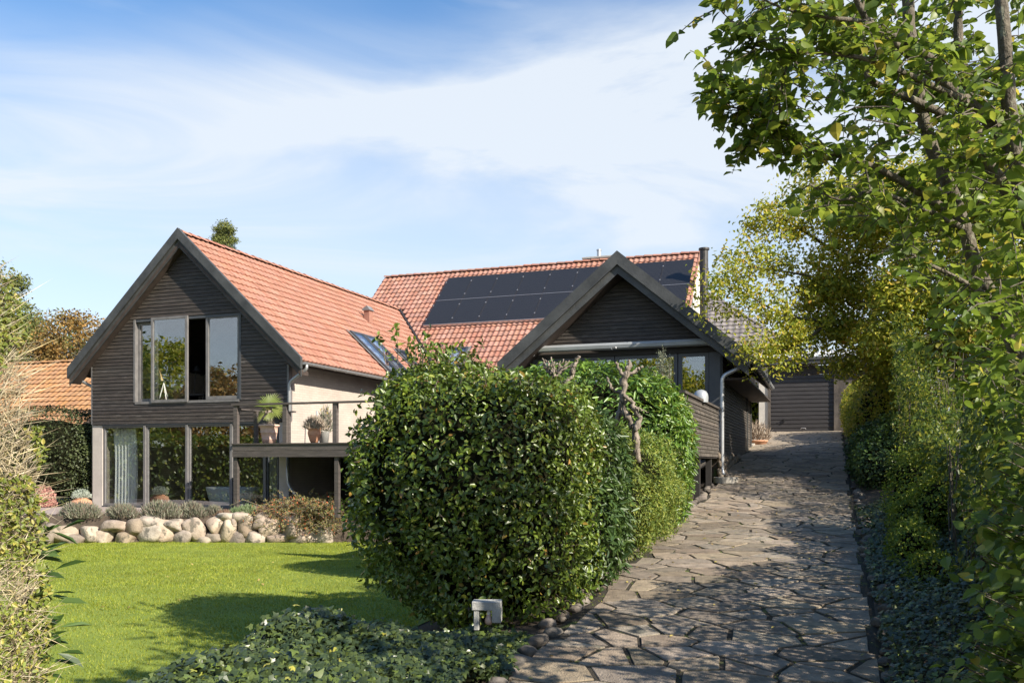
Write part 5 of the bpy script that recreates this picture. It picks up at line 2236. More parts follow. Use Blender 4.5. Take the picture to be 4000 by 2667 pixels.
nb2 = thing('neighbour_house', (2, 52, 2), 'distant grey tiled hip roof between the right gable and the trees', 'house')
P1, P2 = at(1590, 690, 46), at(1712, 760, 46)
mb = MB()
hz = P1.z + .3
vs = [(P1.x - 2, P1.y, hz), (P1.x + .9, P1.y, hz), (P1.x + 6.2, P1.y - 5, hz - 4.2), (P1.x - 6, P1.y - 5, hz - 4.2), (P1.x + 6.2, P1.y + 5, hz - 4.2), (P1.x - 6, P1.y + 5, hz - 4.2)]
mb.add(vs, [(0, 3, 2, 1), (1, 2, 4), (0, 1, 4, 5), (0, 5, 3)])
r2 = mb.build('roof', M['tile_grey'], nb2)
t2 = roof_tiles((P1.x - 6, P1.y - 5.02, hz - 4.2), (1, 0, 0), (0, 5, 4.2), 12.2, math.hypot(5, 4.2), M['tile_grey'], 'g',
                lambda p: p.x > P1.x + .9 + (hz - p.z) / 4.2 * 5.3 or p.x < P1.x - 2 - (hz - p.z) / 4.2 * 4, exp=.36, w=.32, amp=.03)
place_tiles(t2, r2, M['tile_grey'], 0)
ridge((P1.x + .9, P1.y, hz), (P1.x + 6.2, P1.y - 5, hz - 4.2), M['tile_grey'], r2, r=.13)
mb = MB()
mb.box(P1.x - 5.6, P1.x + 5.8, P1.y - 4.5, P1.y + 4.5, 0, hz - 4.1)
mb.build('wall', M['render_grey'], nb2)


# ------------------------------------------------------------------ foliage builders
def shrub(name, loc, label, cat, blobs, n, size, mat, kind='ovate', parts=0, core=True, p=2.6, depth=.10, lum=.08, lf=2.2, up=.35, wild=.6, droop=.2,
          zmin=None, group=None, coremat=None, twigs=0, seed=3, corek=.74, part_name='leaf', o=None, sizevar=.3, cull=True):
    o = o or thing(name, loc, label, cat, group)
    A, Bs, D = [], [], []
    tot = sum((b[1][0] * b[1][1] + b[1][1] * b[1][2] + b[1][0] * b[1][2]) for b in blobs)
    for bi, (c, r) in enumerate(blobs):
        share = (r[0] * r[1] + r[1] * r[2] + r[0] * r[2]) / tot
        P, B, dep = shell(c, r, int(n * share), p, depth, lum, lf, seed + bi, up, wild, zmin, droop)
        if cull:
            # leaves buried deep inside another blob are never seen
            keep = np.ones(len(P), bool)
            for bj, (c2, r2) in enumerate(blobs):
                if bj != bi:
                    q = np.sum(np.abs((P - np.array(c2)) / np.array(r2)) ** p, axis=1)
                    keep &= q > .55
            P, B, dep = P[keep], B[keep], dep[keep]
        A.append(P)
        Bs.append(B)
        D.append(dep)
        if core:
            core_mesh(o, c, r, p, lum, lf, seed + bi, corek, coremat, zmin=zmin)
    P, B, D = np.concatenate(A), np.concatenate(Bs), np.concatenate(D)
    S = rng.uniform(1 - sizevar, 1 + sizevar, len(P)) * size
    # prefer outer leaves that face the lens as the individual ones
    tocam = unit(-P)
    sc = np.exp(-D * 12)
    # front side only
    cen = np.mean(P, axis=0)
    sc = sc * np.where(np.sum((P - cen) * tocam, axis=1) > 0, 1, .05)
    emit(o, kind, P, B, S, M[mat], name=part_name, parts=parts, score=sc)
    return o, P, B


def twigs_mesh(parent, starts, dirs, lens, mat, rad=.003, name='twigs', curve=.15):
    mb = MB()
    n = len(starts)
    # three-sided tapering spikes with one bend
    V = []
    Fc = []
    for i in range(n):
        a = starts[i]
        d = dirs[i] / np.linalg.norm(dirs[i])
        L = lens[i]
        bend = rng.normal(size=3) * curve * L
        b = a + d * L * .55 + bend * .5
        c = a + d * L + bend
        s1 = np.cross(d, rng.normal(size=3))
        s1 /= np.linalg.norm(s1)
        s2 = np.cross(d, s1)
        o = len(V)
        for (q, rr) in ((a, rad), (b, rad * .7)):
            for k in range(3):
                t = 2.094 * k
                V.append(tuple(q + (s1 * math.cos(t) + s2 * math.sin(t)) * rr))
        V.append(tuple(c))
        for k in range(3):
            k2 = (k + 1) % 3
            Fc.append((o + k, o + k2, o + 3 + k2, o + 3 + k))
            Fc.append((o + 3 + k, o + 3 + k2, o + 6))
    mb.add(V, Fc)
    ob = mb.build(name, M[mat], parent, kind='stuff')
    a = ob.data.attributes.new('rnd', 'FLOAT', 'FACE')
    a.data.foreach_set('value', np.repeat(rng.random(n), 6).astype(np.float32))
    return ob


# --- big glossy hedge in the middle
hedge, HP, HB = shrub('hedge', (-3.5, 8.8, -1.6), 'big glossy green hedge shrub in the middle, left of the drive', 'hedge',
                      [((-3.50, 8.75, -.28), (1.16, 1.35, 1.16)), ((-3.15, 8.55, -.85), (.84, 1.10, .80)), ((-3.85, 9.0, .27), (.72, .95, .80)), ((-3.0, 8.9, .20), (.70, .9, .66)), ((-4.3, 8.6, -.1), (.46, .7, .65)), ((-4.15, 8.9, .42), (.45, .6, .62))],
                      56000, .058, 'l_hedge', 'ovate', 300, p=3.3, depth=.11, lum=.13, lf=3.2, zmin=-1.75, wild=.8, sizevar=.42)
# stray shoots on the top left
sh_pts = []
mbt = MB()
r_ = random.Random(9)
for k in range(90):
    bx_ = r_.uniform(-4.2, -2.6)
    by_ = r_.uniform(7.9, 9.6)
    top_ = .78 + (.28 if bx_ < -3.5 else 0)
    L = r_.uniform(.12, .44) if bx_ < -3.8 else r_.uniform(.06, .17)
    a_ = Vector((bx_, by_, top_ - .05))
    b_ = a_ + Vector((r_.uniform(-.5, .5) * L, r_.uniform(-.4, .4) * L, L))
    mbt.tube([a_, a_.lerp(b_, .5) + Vector((r_.uniform(-.03, .03), 0, 0)), b_], [.006, .004, .002], 4)
    for j in range(int(L * 55)):
        f = r_.uniform(.1, 1)
        q = a_.lerp(b_, f)
        sh_pts.append((q.x + r_.gauss(0, .02), q.y + r_.gauss(0, .02), q.z))
mbt.build('shoots', M['bark'], hedge, kind='stuff')
P = np.array(sh_pts)
emit(hedge, 'ovate', P, frames(rng.normal(size=P.shape) + np.array([0, -.2, .6]), rng.normal(size=P.shape) + np.array([0, 0, .2])), rng.uniform(.05, .085, len(P)), M['l_hedge'], rest='shoot_leaves')
# dry twigs showing
idx = rng.choice(len(HP), 500)
twigs_mesh(hedge, HP[idx] - HB[idx][:, :, 2] * .03, HB[idx][:, :, 2] * .5 + rng.normal(size=(500, 3)) * .6 + np.array([0, 0, .5]), rng.uniform(.06, .16, 500), 'bark_dead', .0025)

# --- darker laurel between hedge and yew
shrub('laurel_shrub', (-2.8, 10, -1.3), 'dark broad leaved laurel between the big hedge and the yew', 'shrub',
      [((-3.0, 10.0, -.40), (.80, 1.0, 1.08)), ((-2.75, 9.6, -.75), (.6, .9, .7))], 13000, .105, 'l_dark', 'long', 200, p=2.6, depth=.10, lum=.10, zmin=-1.5, wild=.6, droop=.5)
# --- yew with fine yellow-green needles
shrub('yew_bush', (-2.9, 11.9, -1.1), 'rounded yellow green yew bush beside the drive', 'bush',
      [((-2.95, 12.1, -.38), (1.0, 1.35, .80)), ((-2.85, 11.3, -.62), (.75, 1.0, .70)), ((-3.3, 11.6, -.1), (.6, .8, .5)), ((-2.62, 12.3, -.55), (.5, .9, .55))], 70000, .048, 'l_yew', 'spray', 0, p=2.6, depth=.09, lum=.17, lf=4.2, zmin=-1.3, wild=.8, up=.5)
# --- big bright laurel
shrub('laurel_shrub', (-3.6, 13.9, -1.0), 'large bright green cherry laurel in front of the balcony', 'shrub',
      [((-3.75, 13.6, .30), (1.72, 1.15, 1.28)), ((-3.0, 13.9, .05), (.98, 1.0, 1.25)), ((-4.7, 13.4, .35), (.9, 1.0, 1.1))],
      26000, .115, 'l_laurel', 'long', 260, p=2.7, depth=.09, lum=.06, lf=2.0, zmin=-1.2, wild=.55, up=.6, droop=-.2)

# bare pruned trunks
r_ = random.Random(21)


def gnarled(parent, pts, rad, mb):
    out, rr = [], []
    for i in range(len(pts) - 1):
        a, b = Vector(pts[i]), Vector(pts[i + 1])
        for t in range(6):
            f = t / 6
            q = a.lerp(b, f) + Vector((r_.gauss(0, .010), r_.gauss(0, .012), r_.gauss(0, .008)))
            out.append(q)
            rr.append((rad[i] + (rad[i + 1] - rad[i]) * f) * r_.uniform(.55, 1.05))
    out.append(Vector(pts[-1]))
    rr.append(rad[-1])
    mb.tube(out, rr, 9)


def st(*pts, d=11.3):
    return [at(x, y, d) for x, y in pts]


stm = thing('pruned_trunk', at(1455, 1000, 11.3), 'bare pale pruned trunk with stubby forks standing before the bright laurel', 'tree trunk')
mb = MB()
gnarled(stm, st((1466, 1060), (1458, 985), (1436, 948), (1430, 900), (1438, 860), (1446, 835), d=11.3), [.055, .06, .045, .05, .055, .03], mb)
gnarled(stm, st((1462, 990), (1470, 960), (1452, 925), (1436, 905), d=11.25), [.05, .05, .04, .035], mb)
gnarled(stm, st((1398, 1020), (1420, 955), (1432, 915), d=11.4), [.04, .045, .035], mb)
gnarled(stm, st((1438, 868), (1420, 850), (1414, 832), d=11.3), [.03, .028, .018], mb)
gnarled(stm, st((1442, 860), (1462, 850), (1476, 842), d=11.3), [.03, .028, .018], mb)
gnarled(stm, st((1446, 845), (1443, 828), d=11.3), [.03, .02], mb)
gnarled(stm, st((1430, 905), (1404, 893), (1394, 868), d=11.35), [.028, .024, .018], mb)
gnarled(stm, st((1458, 935), (1476, 940), (1490, 946), d=11.2), [.015, .01, .004], mb)
mb.build('trunk', M['bark_dead'], stm, smooth=True)
stm2 = thing('pruned_trunk', at(1310, 860, 10.5), 'bare pruned stubs poking above the hedge left of the bright laurel', 'tree trunk')
mb = MB()
gnarled(stm2, st((1300, 885), (1314, 862), (1318, 838), (1330, 818), d=10.4), [.045, .04, .03, .022], mb)
for sx in range(11):
    x_ = 1245 + sx * 7
    gnarled(stm2, st((1275, 868), (1268 + (x_ - 1268) * .6, 850), (x_, 826 + r_.uniform(-6, 8)), d=10.5 + r_.uniform(-.1, .1)), [.03, .018, .008], mb)
mb.build('trunk', M['bark_dead'], stm2, smooth=True)

# --- ivy bank in the foreground
CP = [(250, 1568, 5.0), (440, 1480, 5.8), (640, 1388, 6.7), (740, 1372, 7.0), (840, 1412, 7.2), (1000, 1448, 7.5), (1100, 1432, 7.4), (1230, 1525, 7.0), (1180, 1568, 6.35),
      (700, 1568, 5.5), (1000, 1568, 5.95), (450, 1568, 5.2), (850, 1500, 6.4), (600, 1480, 6.1), (1050, 1500, 6.7), (100, 1640, 4.3), (700, 1700, 4.6), (1100, 1640, 5.6)]
CPW = np.array([at(*c)[:] for c in CP])


def ivy_z(X, Y):
    X, Y = np.asarray(X, float), np.asarray(Y, float)
    d2 = (X[..., None] - CPW[:, 0]) ** 2 + (Y[..., None] - CPW[:, 1]) ** 2
    w = 1 / (d2 + .02) ** 1.5
    return np.sum(w * CPW[:, 2], -1) / np.sum(w, -1)


def ivy_over(X, Y):
    """distance outside the crest line of the bank (to the left of it or beyond it)"""
    xr = np.interp(Y, [3, 3.94, 4.75, 5.71, 6.08], [-3.75, -3.83, -3.93, -3.93, -3.85])
    yr = np.interp(X, [-3.93, -3.78, -3.56, -3.15, -2.77, -2.2], [5.9, 6.08, 6.37, 6.84, 6.87, 6.65])
    return np.maximum(np.clip(xr - X, 0, None), np.clip(Y - yr, 0, None))


ivy = thing('ivy_bank', (-4.2, 5.8, -1.9), 'dense mound of dark ivy spilling over the bank in the foreground', 'ivy')
n = 40000
X = rng.uniform(-4.7, -2.25, n)
Y = rng.uniform(2.8, 7.6, n)
over = ivy_over(X, Y)
Z = ivy_z(X, Y) - .05
Zg = np.maximum(Z - over * 1.2 - over ** 2 * 2, ground_z(X, Y) + .04)
k = (over < .7) & (X < -2.42 + .10 * np.sin(Y * 5) + .2 * np.clip(Y - 7, 0, 1))
X, Y, Z = X[k], Y[k], Zg[k]
Z = Z + .045 * lump(np.c_[X, Y, Z], 3.2, 4) * (over[k] < .1)
P = np.c_[X, Y, Z + rng.exponential(.012, len(X)) - rng.exponential(.045, len(X))]
nrm = np.array([0, -.55, 1]) + rng.normal(size=P.shape) * .42
al = rng.normal(size=P.shape) * .7 + np.array([0, -.9, -.5])
S = rng.uniform(.030, .074, len(P)) * (1 + .25 * lump(P, 1.5, 2))
sc = np.exp((P[:, 2] - Z) * 25)
emit(ivy, 'ivy', P, frames(nrm, al), S, M['l_ivy'], parts=300, score=sc)
# earth body under the ivy
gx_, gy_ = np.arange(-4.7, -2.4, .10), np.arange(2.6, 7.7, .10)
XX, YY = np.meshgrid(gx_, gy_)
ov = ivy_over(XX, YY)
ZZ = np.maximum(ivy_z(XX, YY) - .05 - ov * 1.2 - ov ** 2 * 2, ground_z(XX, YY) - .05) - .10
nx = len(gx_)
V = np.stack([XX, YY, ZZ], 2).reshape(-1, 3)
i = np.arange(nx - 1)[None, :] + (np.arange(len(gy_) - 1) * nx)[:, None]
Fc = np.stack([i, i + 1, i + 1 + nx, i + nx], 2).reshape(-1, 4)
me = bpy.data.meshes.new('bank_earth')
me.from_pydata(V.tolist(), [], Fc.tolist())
me.materials.append(M['core'])  # shade-dark colour under the ivy leaves in place of a soil tone
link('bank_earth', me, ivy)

# --- dry twiggy hedge at the far left, near the lens
lh = thing('clipped_hedge', (-4.6, 3.4, -1.9), 'sunlit twiggy hedge with dry bare shoots at the left edge', 'hedge')
# silhouette from the photograph as a lens-independent face: x limit on a vertical face whose far corner is here
face = [(-1568, 120), (-1450, 112), (-1300, 112), (-1150, 112), (-1050, 92), (-950, 92), (-850, 62), (-760, 30), (-700, 5), (-640, -30)]
HX0 = -5.6
n = 19000


def left_face_x(z):
    """world x of the hedge's outer face at height z (slopes back towards the top)"""
    return np.interp(z, [-1.9, -1.0, -.2, .2, .55, .85, 1.05], [-3.74, -3.74, -3.76, -3.82, -3.88, -3.97, -4.08])


zz = rng.uniform(-1.9, .98, n)
yy = 3.42 - np.abs(rng.normal(size=n)) * .75
cor = rng.random(n)
xx = left_face_x(zz) - .03 - rng.exponential(.07, n)
# the far end face of the hedge
endf = rng.random(n) < .35
yy = np.where(endf, 3.40 + rng.exponential(.04, n) * -1, yy)
xx = np.where(endf, left_face_x(zz) - rng.random(n) ** 1.2 * 1.5, xx)
st_ = np.c_[xx, yy, zz]
dr = np.c_[np.abs(rng.normal(size=n)) * .5 + .15, rng.normal(size=n) * .7, rng.normal(size=n) * .6 + .35]
dr = np.where(endf[:, None], np.c_[rng.normal(size=n) * .4 + .2, np.abs(rng.normal(size=n)) * .6, np.abs(rng.normal(size=n)) * .5 + .2], dr)
lh_tw = twigs_mesh(lh, st_, dr, np.clip(rng.exponential(.055, n) + .035, .035, .19), 'twig', .0024, 'twigs', .30)
lh_tw['kind'] = 'stuff'
m = 30000
zz = rng.uniform(-1.9, .95, m)
lowk = rng.random(m) < np.interp(zz, [-1.9, -1.0, -.2, .8], [.28, .4, .9, 1])
clump = lump(np.c_[zz * 2, rng.uniform(1.8, 3.42, m), zz], 2, 6)
yy = 3.46 - rng.random(m) ** 1.5 * 1.8
xx = left_face_x(zz) + .02 - rng.exponential(.07, m)
P = np.c_[xx, yy, zz][lowk]
kk = lump(P, 2.6, 6) > -.15
P = P[kk]
emit(lh, 'ovate', P, frames(np.array([.8, -.2, .5]) + rng.normal(size=P.shape) * .6), rng.uniform(.022, .038, len(P)), M['l_lefthedge'], parts=250)
mb = MB()
zl = [-1.95, -1.0, -.2, .2, .55, .88]
for i in range(5):
    xa_, xb_ = float(left_face_x(zl[i])) - .17, float(left_face_x(zl[i + 1])) - .17
    mb.hexa([(-6.5, .5, zl[i]), (xa_, .5, zl[i]), (xa_, 3.24, zl[i]), (-6.5, 3.24, zl[i]), (-6.5, .5, zl[i + 1]), (xb_, .5, zl[i + 1]), (xb_, 3.24, zl[i + 1]), (-6.5, 3.24, zl[i + 1])])
mb.build('inner_twigs', M['bark'], lh)
# laurel leaves poking out low on its right
n = 95
zz = rng.uniform(-1.75, -.35, n)
P = np.c_[rng.uniform(-3.95, -3.78, n), rng.uniform(3.40, 3.62, n), zz]
al = np.c_[rng.uniform(.3, 1.2, n), rng.normal(size=n) * .4 + .2, rng.uniform(-.1, .9, n)]
lau = thing('laurel_sprout', (-3.7, 3.45, -1.9), 'dark glossy laurel leaves sticking out of the left hedge over the lawn', 'shrub')
emit(lau, 'long', P, frames(np.array([0, -.2, 1]) + rng.normal(size=P.shape) * .5, al), rng.uniform(.10, .16, n), M['l_dark'], parts=60)
mb = MB()
for k in range(7):
    z_ = -1.9 + k * .2
    mb.tube([(-3.98, 3.3, -1.95), (-3.95, 3.36, -1.9 + (z_ + 1.9) * .6), (-3.84, 3.45, z_ + .25)], [.012, .008, .004], 5)
mb.build('stem', M['bark'], lau)


# ------------------------------------------------------------------ trees
def polytube(mb, pts, radii, seg=8, wob=.01, rr=None):
    """a smooth limb through pts with radii"""
    rr = rr or random
    P = [Vector(p) for p in pts]
    out, ra = [], []
    for i in range(len(P) - 1):
        p0 = P[max(i - 1, 0)]
        p1, p2 = P[i], P[i + 1]
        p3 = P[min(i + 2, len(P) - 1)]
        for t in range(4):
            f = t / 4
            q = .5 * ((2 * p1) + (p2 - p0) * f + (2 * p0 - 5 * p1 + 4 * p2 - p3) * f * f + (3 * p1 - p0 - 3 * p2 + p3) * f ** 3)
            out.append(q + Vector((rr.gauss(0, wob), rr.gauss(0, wob), 0)) * radii[i] * 10)
            ra.append(radii[i] + (radii[i + 1] - radii[i]) * f)
    out.append(P[-1])
    ra.append(radii[-1])
    mb.tube(out, ra, seg)
    return out


def tree(name, base, label, cat, h, crown_c, crown_r, nclump, clump_r, nleaf, size, mat, leaf='ovate', trunk_r=.15, seed=1, group=None, parts=0, barkm='bark',
         top_bias=0, conifer=False, low=None, twig=0):
    rr = random.Random(seed)
    r2 = np.random.default_rng(seed)
    o = thing(name, base, label, cat, group)
    base = Vector(base)
    cc, cr = Vector(crown_c), Vector(crown_r)
    mb = MB()
    top = cc + Vector((0, 0, cr.z * .75))
    polytube(mb, [base - Vector((0, 0, .3)), base.lerp(top, .3) + Vector((rr.uniform(-.2, .2), rr.uniform(-.2, .2), 0)), base.lerp(top, .65), top], [trunk_r, trunk_r * .75, trunk_r * .45, .02], 9, .004, rr)
    cl = []
    for k in range(nclump):
        d = Vector((rr.gauss(0, 1), rr.gauss(0, 1), rr.gauss(0, 1))).normalized()
        f = rr.uniform(.45, 1.0) ** .6
        if conifer:
            t = rr.random()
            an = rr.uniform(0, 6.28)
            rad = (1 - t) * rr.uniform(.5, 1.05) + .04
            c = cc + Vector((math.cos(an) * cr.x * rad, math.sin(an) * cr.y * rad, -cr.z + 2 * cr.z * t))
            s = clump_r * (1.15 - .75 * t) * rr.uniform(.7, 1.2)
        else:
            c = cc + Vector((d.x * cr.x * f, d.y * cr.y * f, d.z * cr.z * f))
            s = clump_r * rr.uniform(.6, 1.25)
        if low is not None and c.z < low:
            continue
        cl.append((c, s))
        tt = max(.25, min(.95, (c.z - base.z) / (top.z - base.z) - .12))
        st_p = base.lerp(top, tt)
        if k % 2 == 0 or not conifer:
            polytube(mb, [st_p, st_p.lerp(c, .5) + Vector((0, 0, -.06 * cr.z)), c], [max(.012, trunk_r * .22), .014, .005], 5, .006, rr)
    mb.build('trunk', M[barkm], o, smooth=True)
    A, B, Ls = [], [], []
    tot = sum(s * s for c, s in cl)
    for c, s in cl:
        m = int(nleaf * s * s / tot)
        d = unit(r2.normal(size=(m, 3)))
        rad = r2.random(m) ** .5
        fl = np.array([1, 1, .7]) if not conifer else np.array([1.1, 1.1, .45])
        P = np.array(c) + d * fl * (rad * s)[:, None] * (1 + .3 * lump(d + np.array(c), 2.5, seed))[:, None]
        A.append(P)
        nn = d * .6 + np.array([0, 0, .5]) + r2.normal(size=(m, 3)) * .7
        B.append(nn)
    P, nn = np.concatenate(A), np.concatenate(B)
    if low is not None:
        k = P[:, 2] > low - .3
        P, nn = P[k], nn[k]
    al = rng.normal(size=P.shape) + np.array([0, 0, -.35])
    emit(o, leaf, P, frames(nn, al), r2.uniform(.7, 1.3, len(P)) * size, M[mat], name='leaf', rest='crown', parts=parts)
    return o, cl


# background trees at the left
c_ = at(40, 700, 62)
tree('conifer_tree', (c_.x, c_.y, 0), 'tall pointed conifer behind the ochre roof at far left', 'tree', 14, (c_.x, c_.y, 6.0), (4.2, 4.2, 7.2), 110, 1.4, 22000, .30, 'l_conifer', 'spray', .25, 31, conifer=True)
c_ = at(100, 740, 55)
tree('conifer_tree', (c_.x, c_.y, 0), 'broad pale green conifer behind the ochre roof', 'tree', 11, (c_.x, c_.y, 4.8), (3.4, 3.4, 4.8), 90, 1.2, 18000, .26, 'l_conifer', 'spray', .25, 32, low=1)
c_ = at(182, 760, 46)
tree('autumn_tree', (c_.x, c_.y, 0), 'rusty leaved autumn tree rising behind the left gable eave', 'tree', 9, (c_.x, c_.y, 5.0), (2.3, 2.3, 3.0), 60, .85, 14000, .15, 'l_rust', 'quad', .16, 33, low=1)
c_ = at(-10, 660, 50)
tree('birch_tree', (c_.x, c_.y, 0), 'drooping leafy tree cut by the left edge', 'tree', 13, (c_.x - .6, c_.y, 7.6), (1.6, 2, 4.2), 60, .9, 9000, .17, 'l_conifer', 'quad', .2, 34)
c_ = at(515, 560, 58)
tree('conifer_tree', (c_.x, c_.y, 0), 'slender evergreen top showing above the left wing ridge', 'tree', 15, (c_.x, c_.y, 12.2), (.8, .8, 4.0), 110, .42, 26000, .15, 'l_conifer', 'spray', .16, 35)
# dark creeper covered hedge under the ochre roof
c_ = at(150, 1060, 26)
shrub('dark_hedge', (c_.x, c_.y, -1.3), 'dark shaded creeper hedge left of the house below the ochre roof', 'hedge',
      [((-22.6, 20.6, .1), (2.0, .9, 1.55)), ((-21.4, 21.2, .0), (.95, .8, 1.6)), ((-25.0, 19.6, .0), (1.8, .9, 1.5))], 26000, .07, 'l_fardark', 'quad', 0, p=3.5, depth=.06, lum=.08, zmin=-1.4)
# trees seen through the gap between house and garage
shrub('garden_bush', (-3.9, 38, .6), 'sunlit yellow green bush in the gap between house and garage', 'bush',
      [((-3.6, 36.5, 1.9), (1.0, 1.0, 1.5))], 9000, .10, 'l_lime', 'quad', 0)

# --- yellowing tree over the upper drive
mid, _ = tree('autumn_tree', (3.6, 22.5, float(dz(22))), 'big yellow green tree leaning over the top of the drive', 'tree', 8, (2.85, 21.6, 3.95), (3.6, 2.5, 3.25), 165, .66, 95000, .10, 'l_mid', 'ovate', .18, 41, low=1.3)
mb = MB()
rr = random.Random(4)
extra = []
for (pts) in ([(2000, 750, 21), (1900, 738, 20), (1800, 722, 19.6), (1700, 668, 19.2), (1645, 655, 19)],
              [(1900, 738, 20), (1850, 780, 19.5), (1790, 800, 19.2), (1740, 805, 19)],
              [(1950, 600, 21), (1860, 540, 20.5), (1790, 500, 20), (1740, 510, 20)],
              [(2000, 520, 21), (1900, 450, 20.5), (1850, 400, 20)],
              [(1980, 680, 21), (1880, 640, 20.2), (1780, 620, 19.8), (1700, 610, 19.4)]):
    W_ = [at(*p_) for p_ in pts]
    line = polytube(mb, W_, [.05 - .045 * k / (len(W_) - 1) for k in range(len(W_))], 6, .01, rr)
    extra += line[3:]
mb.build('limbs', M['bark'], mid, smooth=True)
P = []
for q in extra:
    for _ in range(9):
        c = q + Vector((rr.gauss(0, .28), rr.gauss(0, .35), rr.gauss(0, .26)))
        for _ in range(26):
            P.append((c.x + rr.gauss(0, .12), c.y + rr.gauss(0, .14), c.z + rr.gauss(0, .10)))
P = np.array(P)
emit(mid, 'ovate', P, frames(rng.normal(size=P.shape) + np.array([0, 0, .6]), rng.normal(size=P.shape) + np.array([0, 0, -.4])), rng.uniform(.06, .12, len(P)), M['l_mid'], rest='outer_sprays')

tree('autumn_tree', (8.2, 21.8, float(dz(22))), 'yellow green tree further right behind the one over the drive', 'tree', 8, (7.2, 21.5, 4.0), (3.2, 2.6, 3.4), 120, .8, 50000, .12, 'l_mid', 'quad', .18, 43, low=0.5)

# --- hedge plants down the right side of the drive
shrub('laurel_bush', (1.0, 20.5, -.3), 'dark clipped bush at the right edge of the upper drive', 'bush',
      [((.95, 21.4, .12), (.62, 1.6, .78)), ((.98, 19.3, -.12), (.6, 1.2, .62)), ((1.3, 20.4, .4), (.6, 1.6, .6))], 16000, .075, 'l_dark', 'ovate', 0, zmin=-.8, lum=.2, lf=3.2, depth=.14, corek=.65)
shrub('leafy_bush', (1.4, 24.5, .4), 'sunlit bush by the top right of the drive', 'bush',
      [((1.4, 26.0, 1.2), (1.0, 3.4, 1.2)), ((1.2, 31, 1.6), (.9, 2.6, 1.2))], 22000, .085, 'l_mid', 'ovate', 0, zmin=-.2)
shrub('leafy_bush', (1.1, 13.2, -.9), 'bright yellow green bush right of the drive', 'bush',
      [((1.0, 13.1, -.42), (.34, .5, .58)), ((.92, 12.2, -.78), (.30, .6, .42)), ((.86, 11.0, -.98), (.28, .7, .36)), ((1.25, 12.3, -.6), (.42, .6, .5)), ((.95, 9.9, -1.15), (.25, .5, .28)), ((1.1, 13.5, -.05), (.22, .3, .35))], 16000, .042, 'l_lime', 'ovate', 0, zmin=-1.4, p=2.0, lum=.28, lf=4.0, depth=.16, wild=.9, corek=.6)
# tall dark hedge mass with bare stems, behind them
th = thing('tall_hedge', (2.3, 12, -1.1), 'tall dark leafy hedge with bare inner stems along the right side', 'hedge')
A, Bn = [], []
n = 46000
Yh = 2.2 + 17.3 * rng.random(n) ** 1.25
gz_ = dz(Yh)
face_x = 1.15 + .18 * np.sin(Yh * 1.3) + .05 * (Yh < 9) * (9 - Yh)
H = np.interp(Yh, [5, 7.5, 9, 12, 16, 20], [2.3, 2.2, 1.7, 1.35, 1.8, 3.5])
H = H * (1 + .18 * lump(np.c_[Yh, Yh * 0, Yh * 0], 1.7, 33))
u = rng.random(n)
Zh = gz_ + H * (1 - (1 - u) ** 1.4)
Xh = face_x + rng.exponential(.22, n) + .25 * np.abs(lump(np.c_[Yh, Zh, Yh * 0], 2.0, 12)) + .35 * (1 - (Zh - gz_) / H) * (rng.random(n) < .8)
P = np.c_[Xh, Yh, Zh]
keep = lump(P, 1.8, 14) > -.35 - .8 * ((Zh - gz_) / H)
P = P[keep]
nn = np.array([-.7, -.5, .5]) + rng.normal(size=P.shape) * .6
emit(th, 'ovate', P, frames(nn, rng.normal(size=P.shape) + np.array([0, 0, -.7])), rng.uniform(.05, .095, len(P)), M['l_bush'], parts=120)
mb = MB()
rr = random.Random(8)
for k in range(190):
    y_ = rr.uniform(5.5, 19)
    x_ = rr.uniform(1.25, 2.3)
    g = float(dz(y_))
    h_ = float(np.interp(y_, [5, 7.5, 9, 12, 16, 20], [2.3, 2.2, 1.7, 1.35, 1.8, 3.4]))
    mb.tube([(x_, y_, g - .1), (x_ + rr.uniform(-.1, .1), y_ + rr.uniform(-.1, .1), g + h_ * .5), (x_ + rr.uniform(-.2, .2), y_ + rr.uniform(-.2, .2), g + h_ * .95)], [rr.uniform(.008, .02), .010, .004], 5)
mb.build('stems', M['bark'], th)
# back layer of foliage so that the hedge is thick
n = 34000
Yh = 2.0 + 18 * rng.random(n) ** 1.3
gz_ = dz(Yh)
H = np.interp(Yh, [5, 7.5, 9, 12, 16, 20], [2.1, 2.1, 1.7, 1.4, 1.4, 2.2])
Zh = gz_ + H * rng.random(n)
Xh = rng.uniform(2.0, 3.2, n)
P = np.c_[Xh, Yh, Zh]
emit(th, 'quad', P, frames(rng.normal(size=P.shape)), rng.uniform(.08, .14, n), M['l_bush'], rest='inner_foliage')

# low ivy and litter at the foot of the right hedge
n = 15000
X = rng.uniform(.38, 1.5, n)
Y = rng.uniform(4.6, 16, n)
Z = ground_z(X, Y) + .02 + rng.random(n) * .10 + .25 * np.clip(X - .8, 0, 1)
k = lump(np.c_[X, Y, Z], 2.5, 9) > -.45 + (X < .5) * .35
P = np.c_[X, Y, Z][k]
iv2 = thing('ground_ivy', (1, 8, -1.5), 'low dark ivy creeping along the foot of the right hedge', 'ivy')
emit(iv2, 'ivy', P, frames(np.array([-.3, -.3, 1]) + rng.normal(size=P.shape) * .45, rng.normal(size=P.shape)), rng.uniform(.03, .065, len(P)), M['l_ivy'], parts=100)

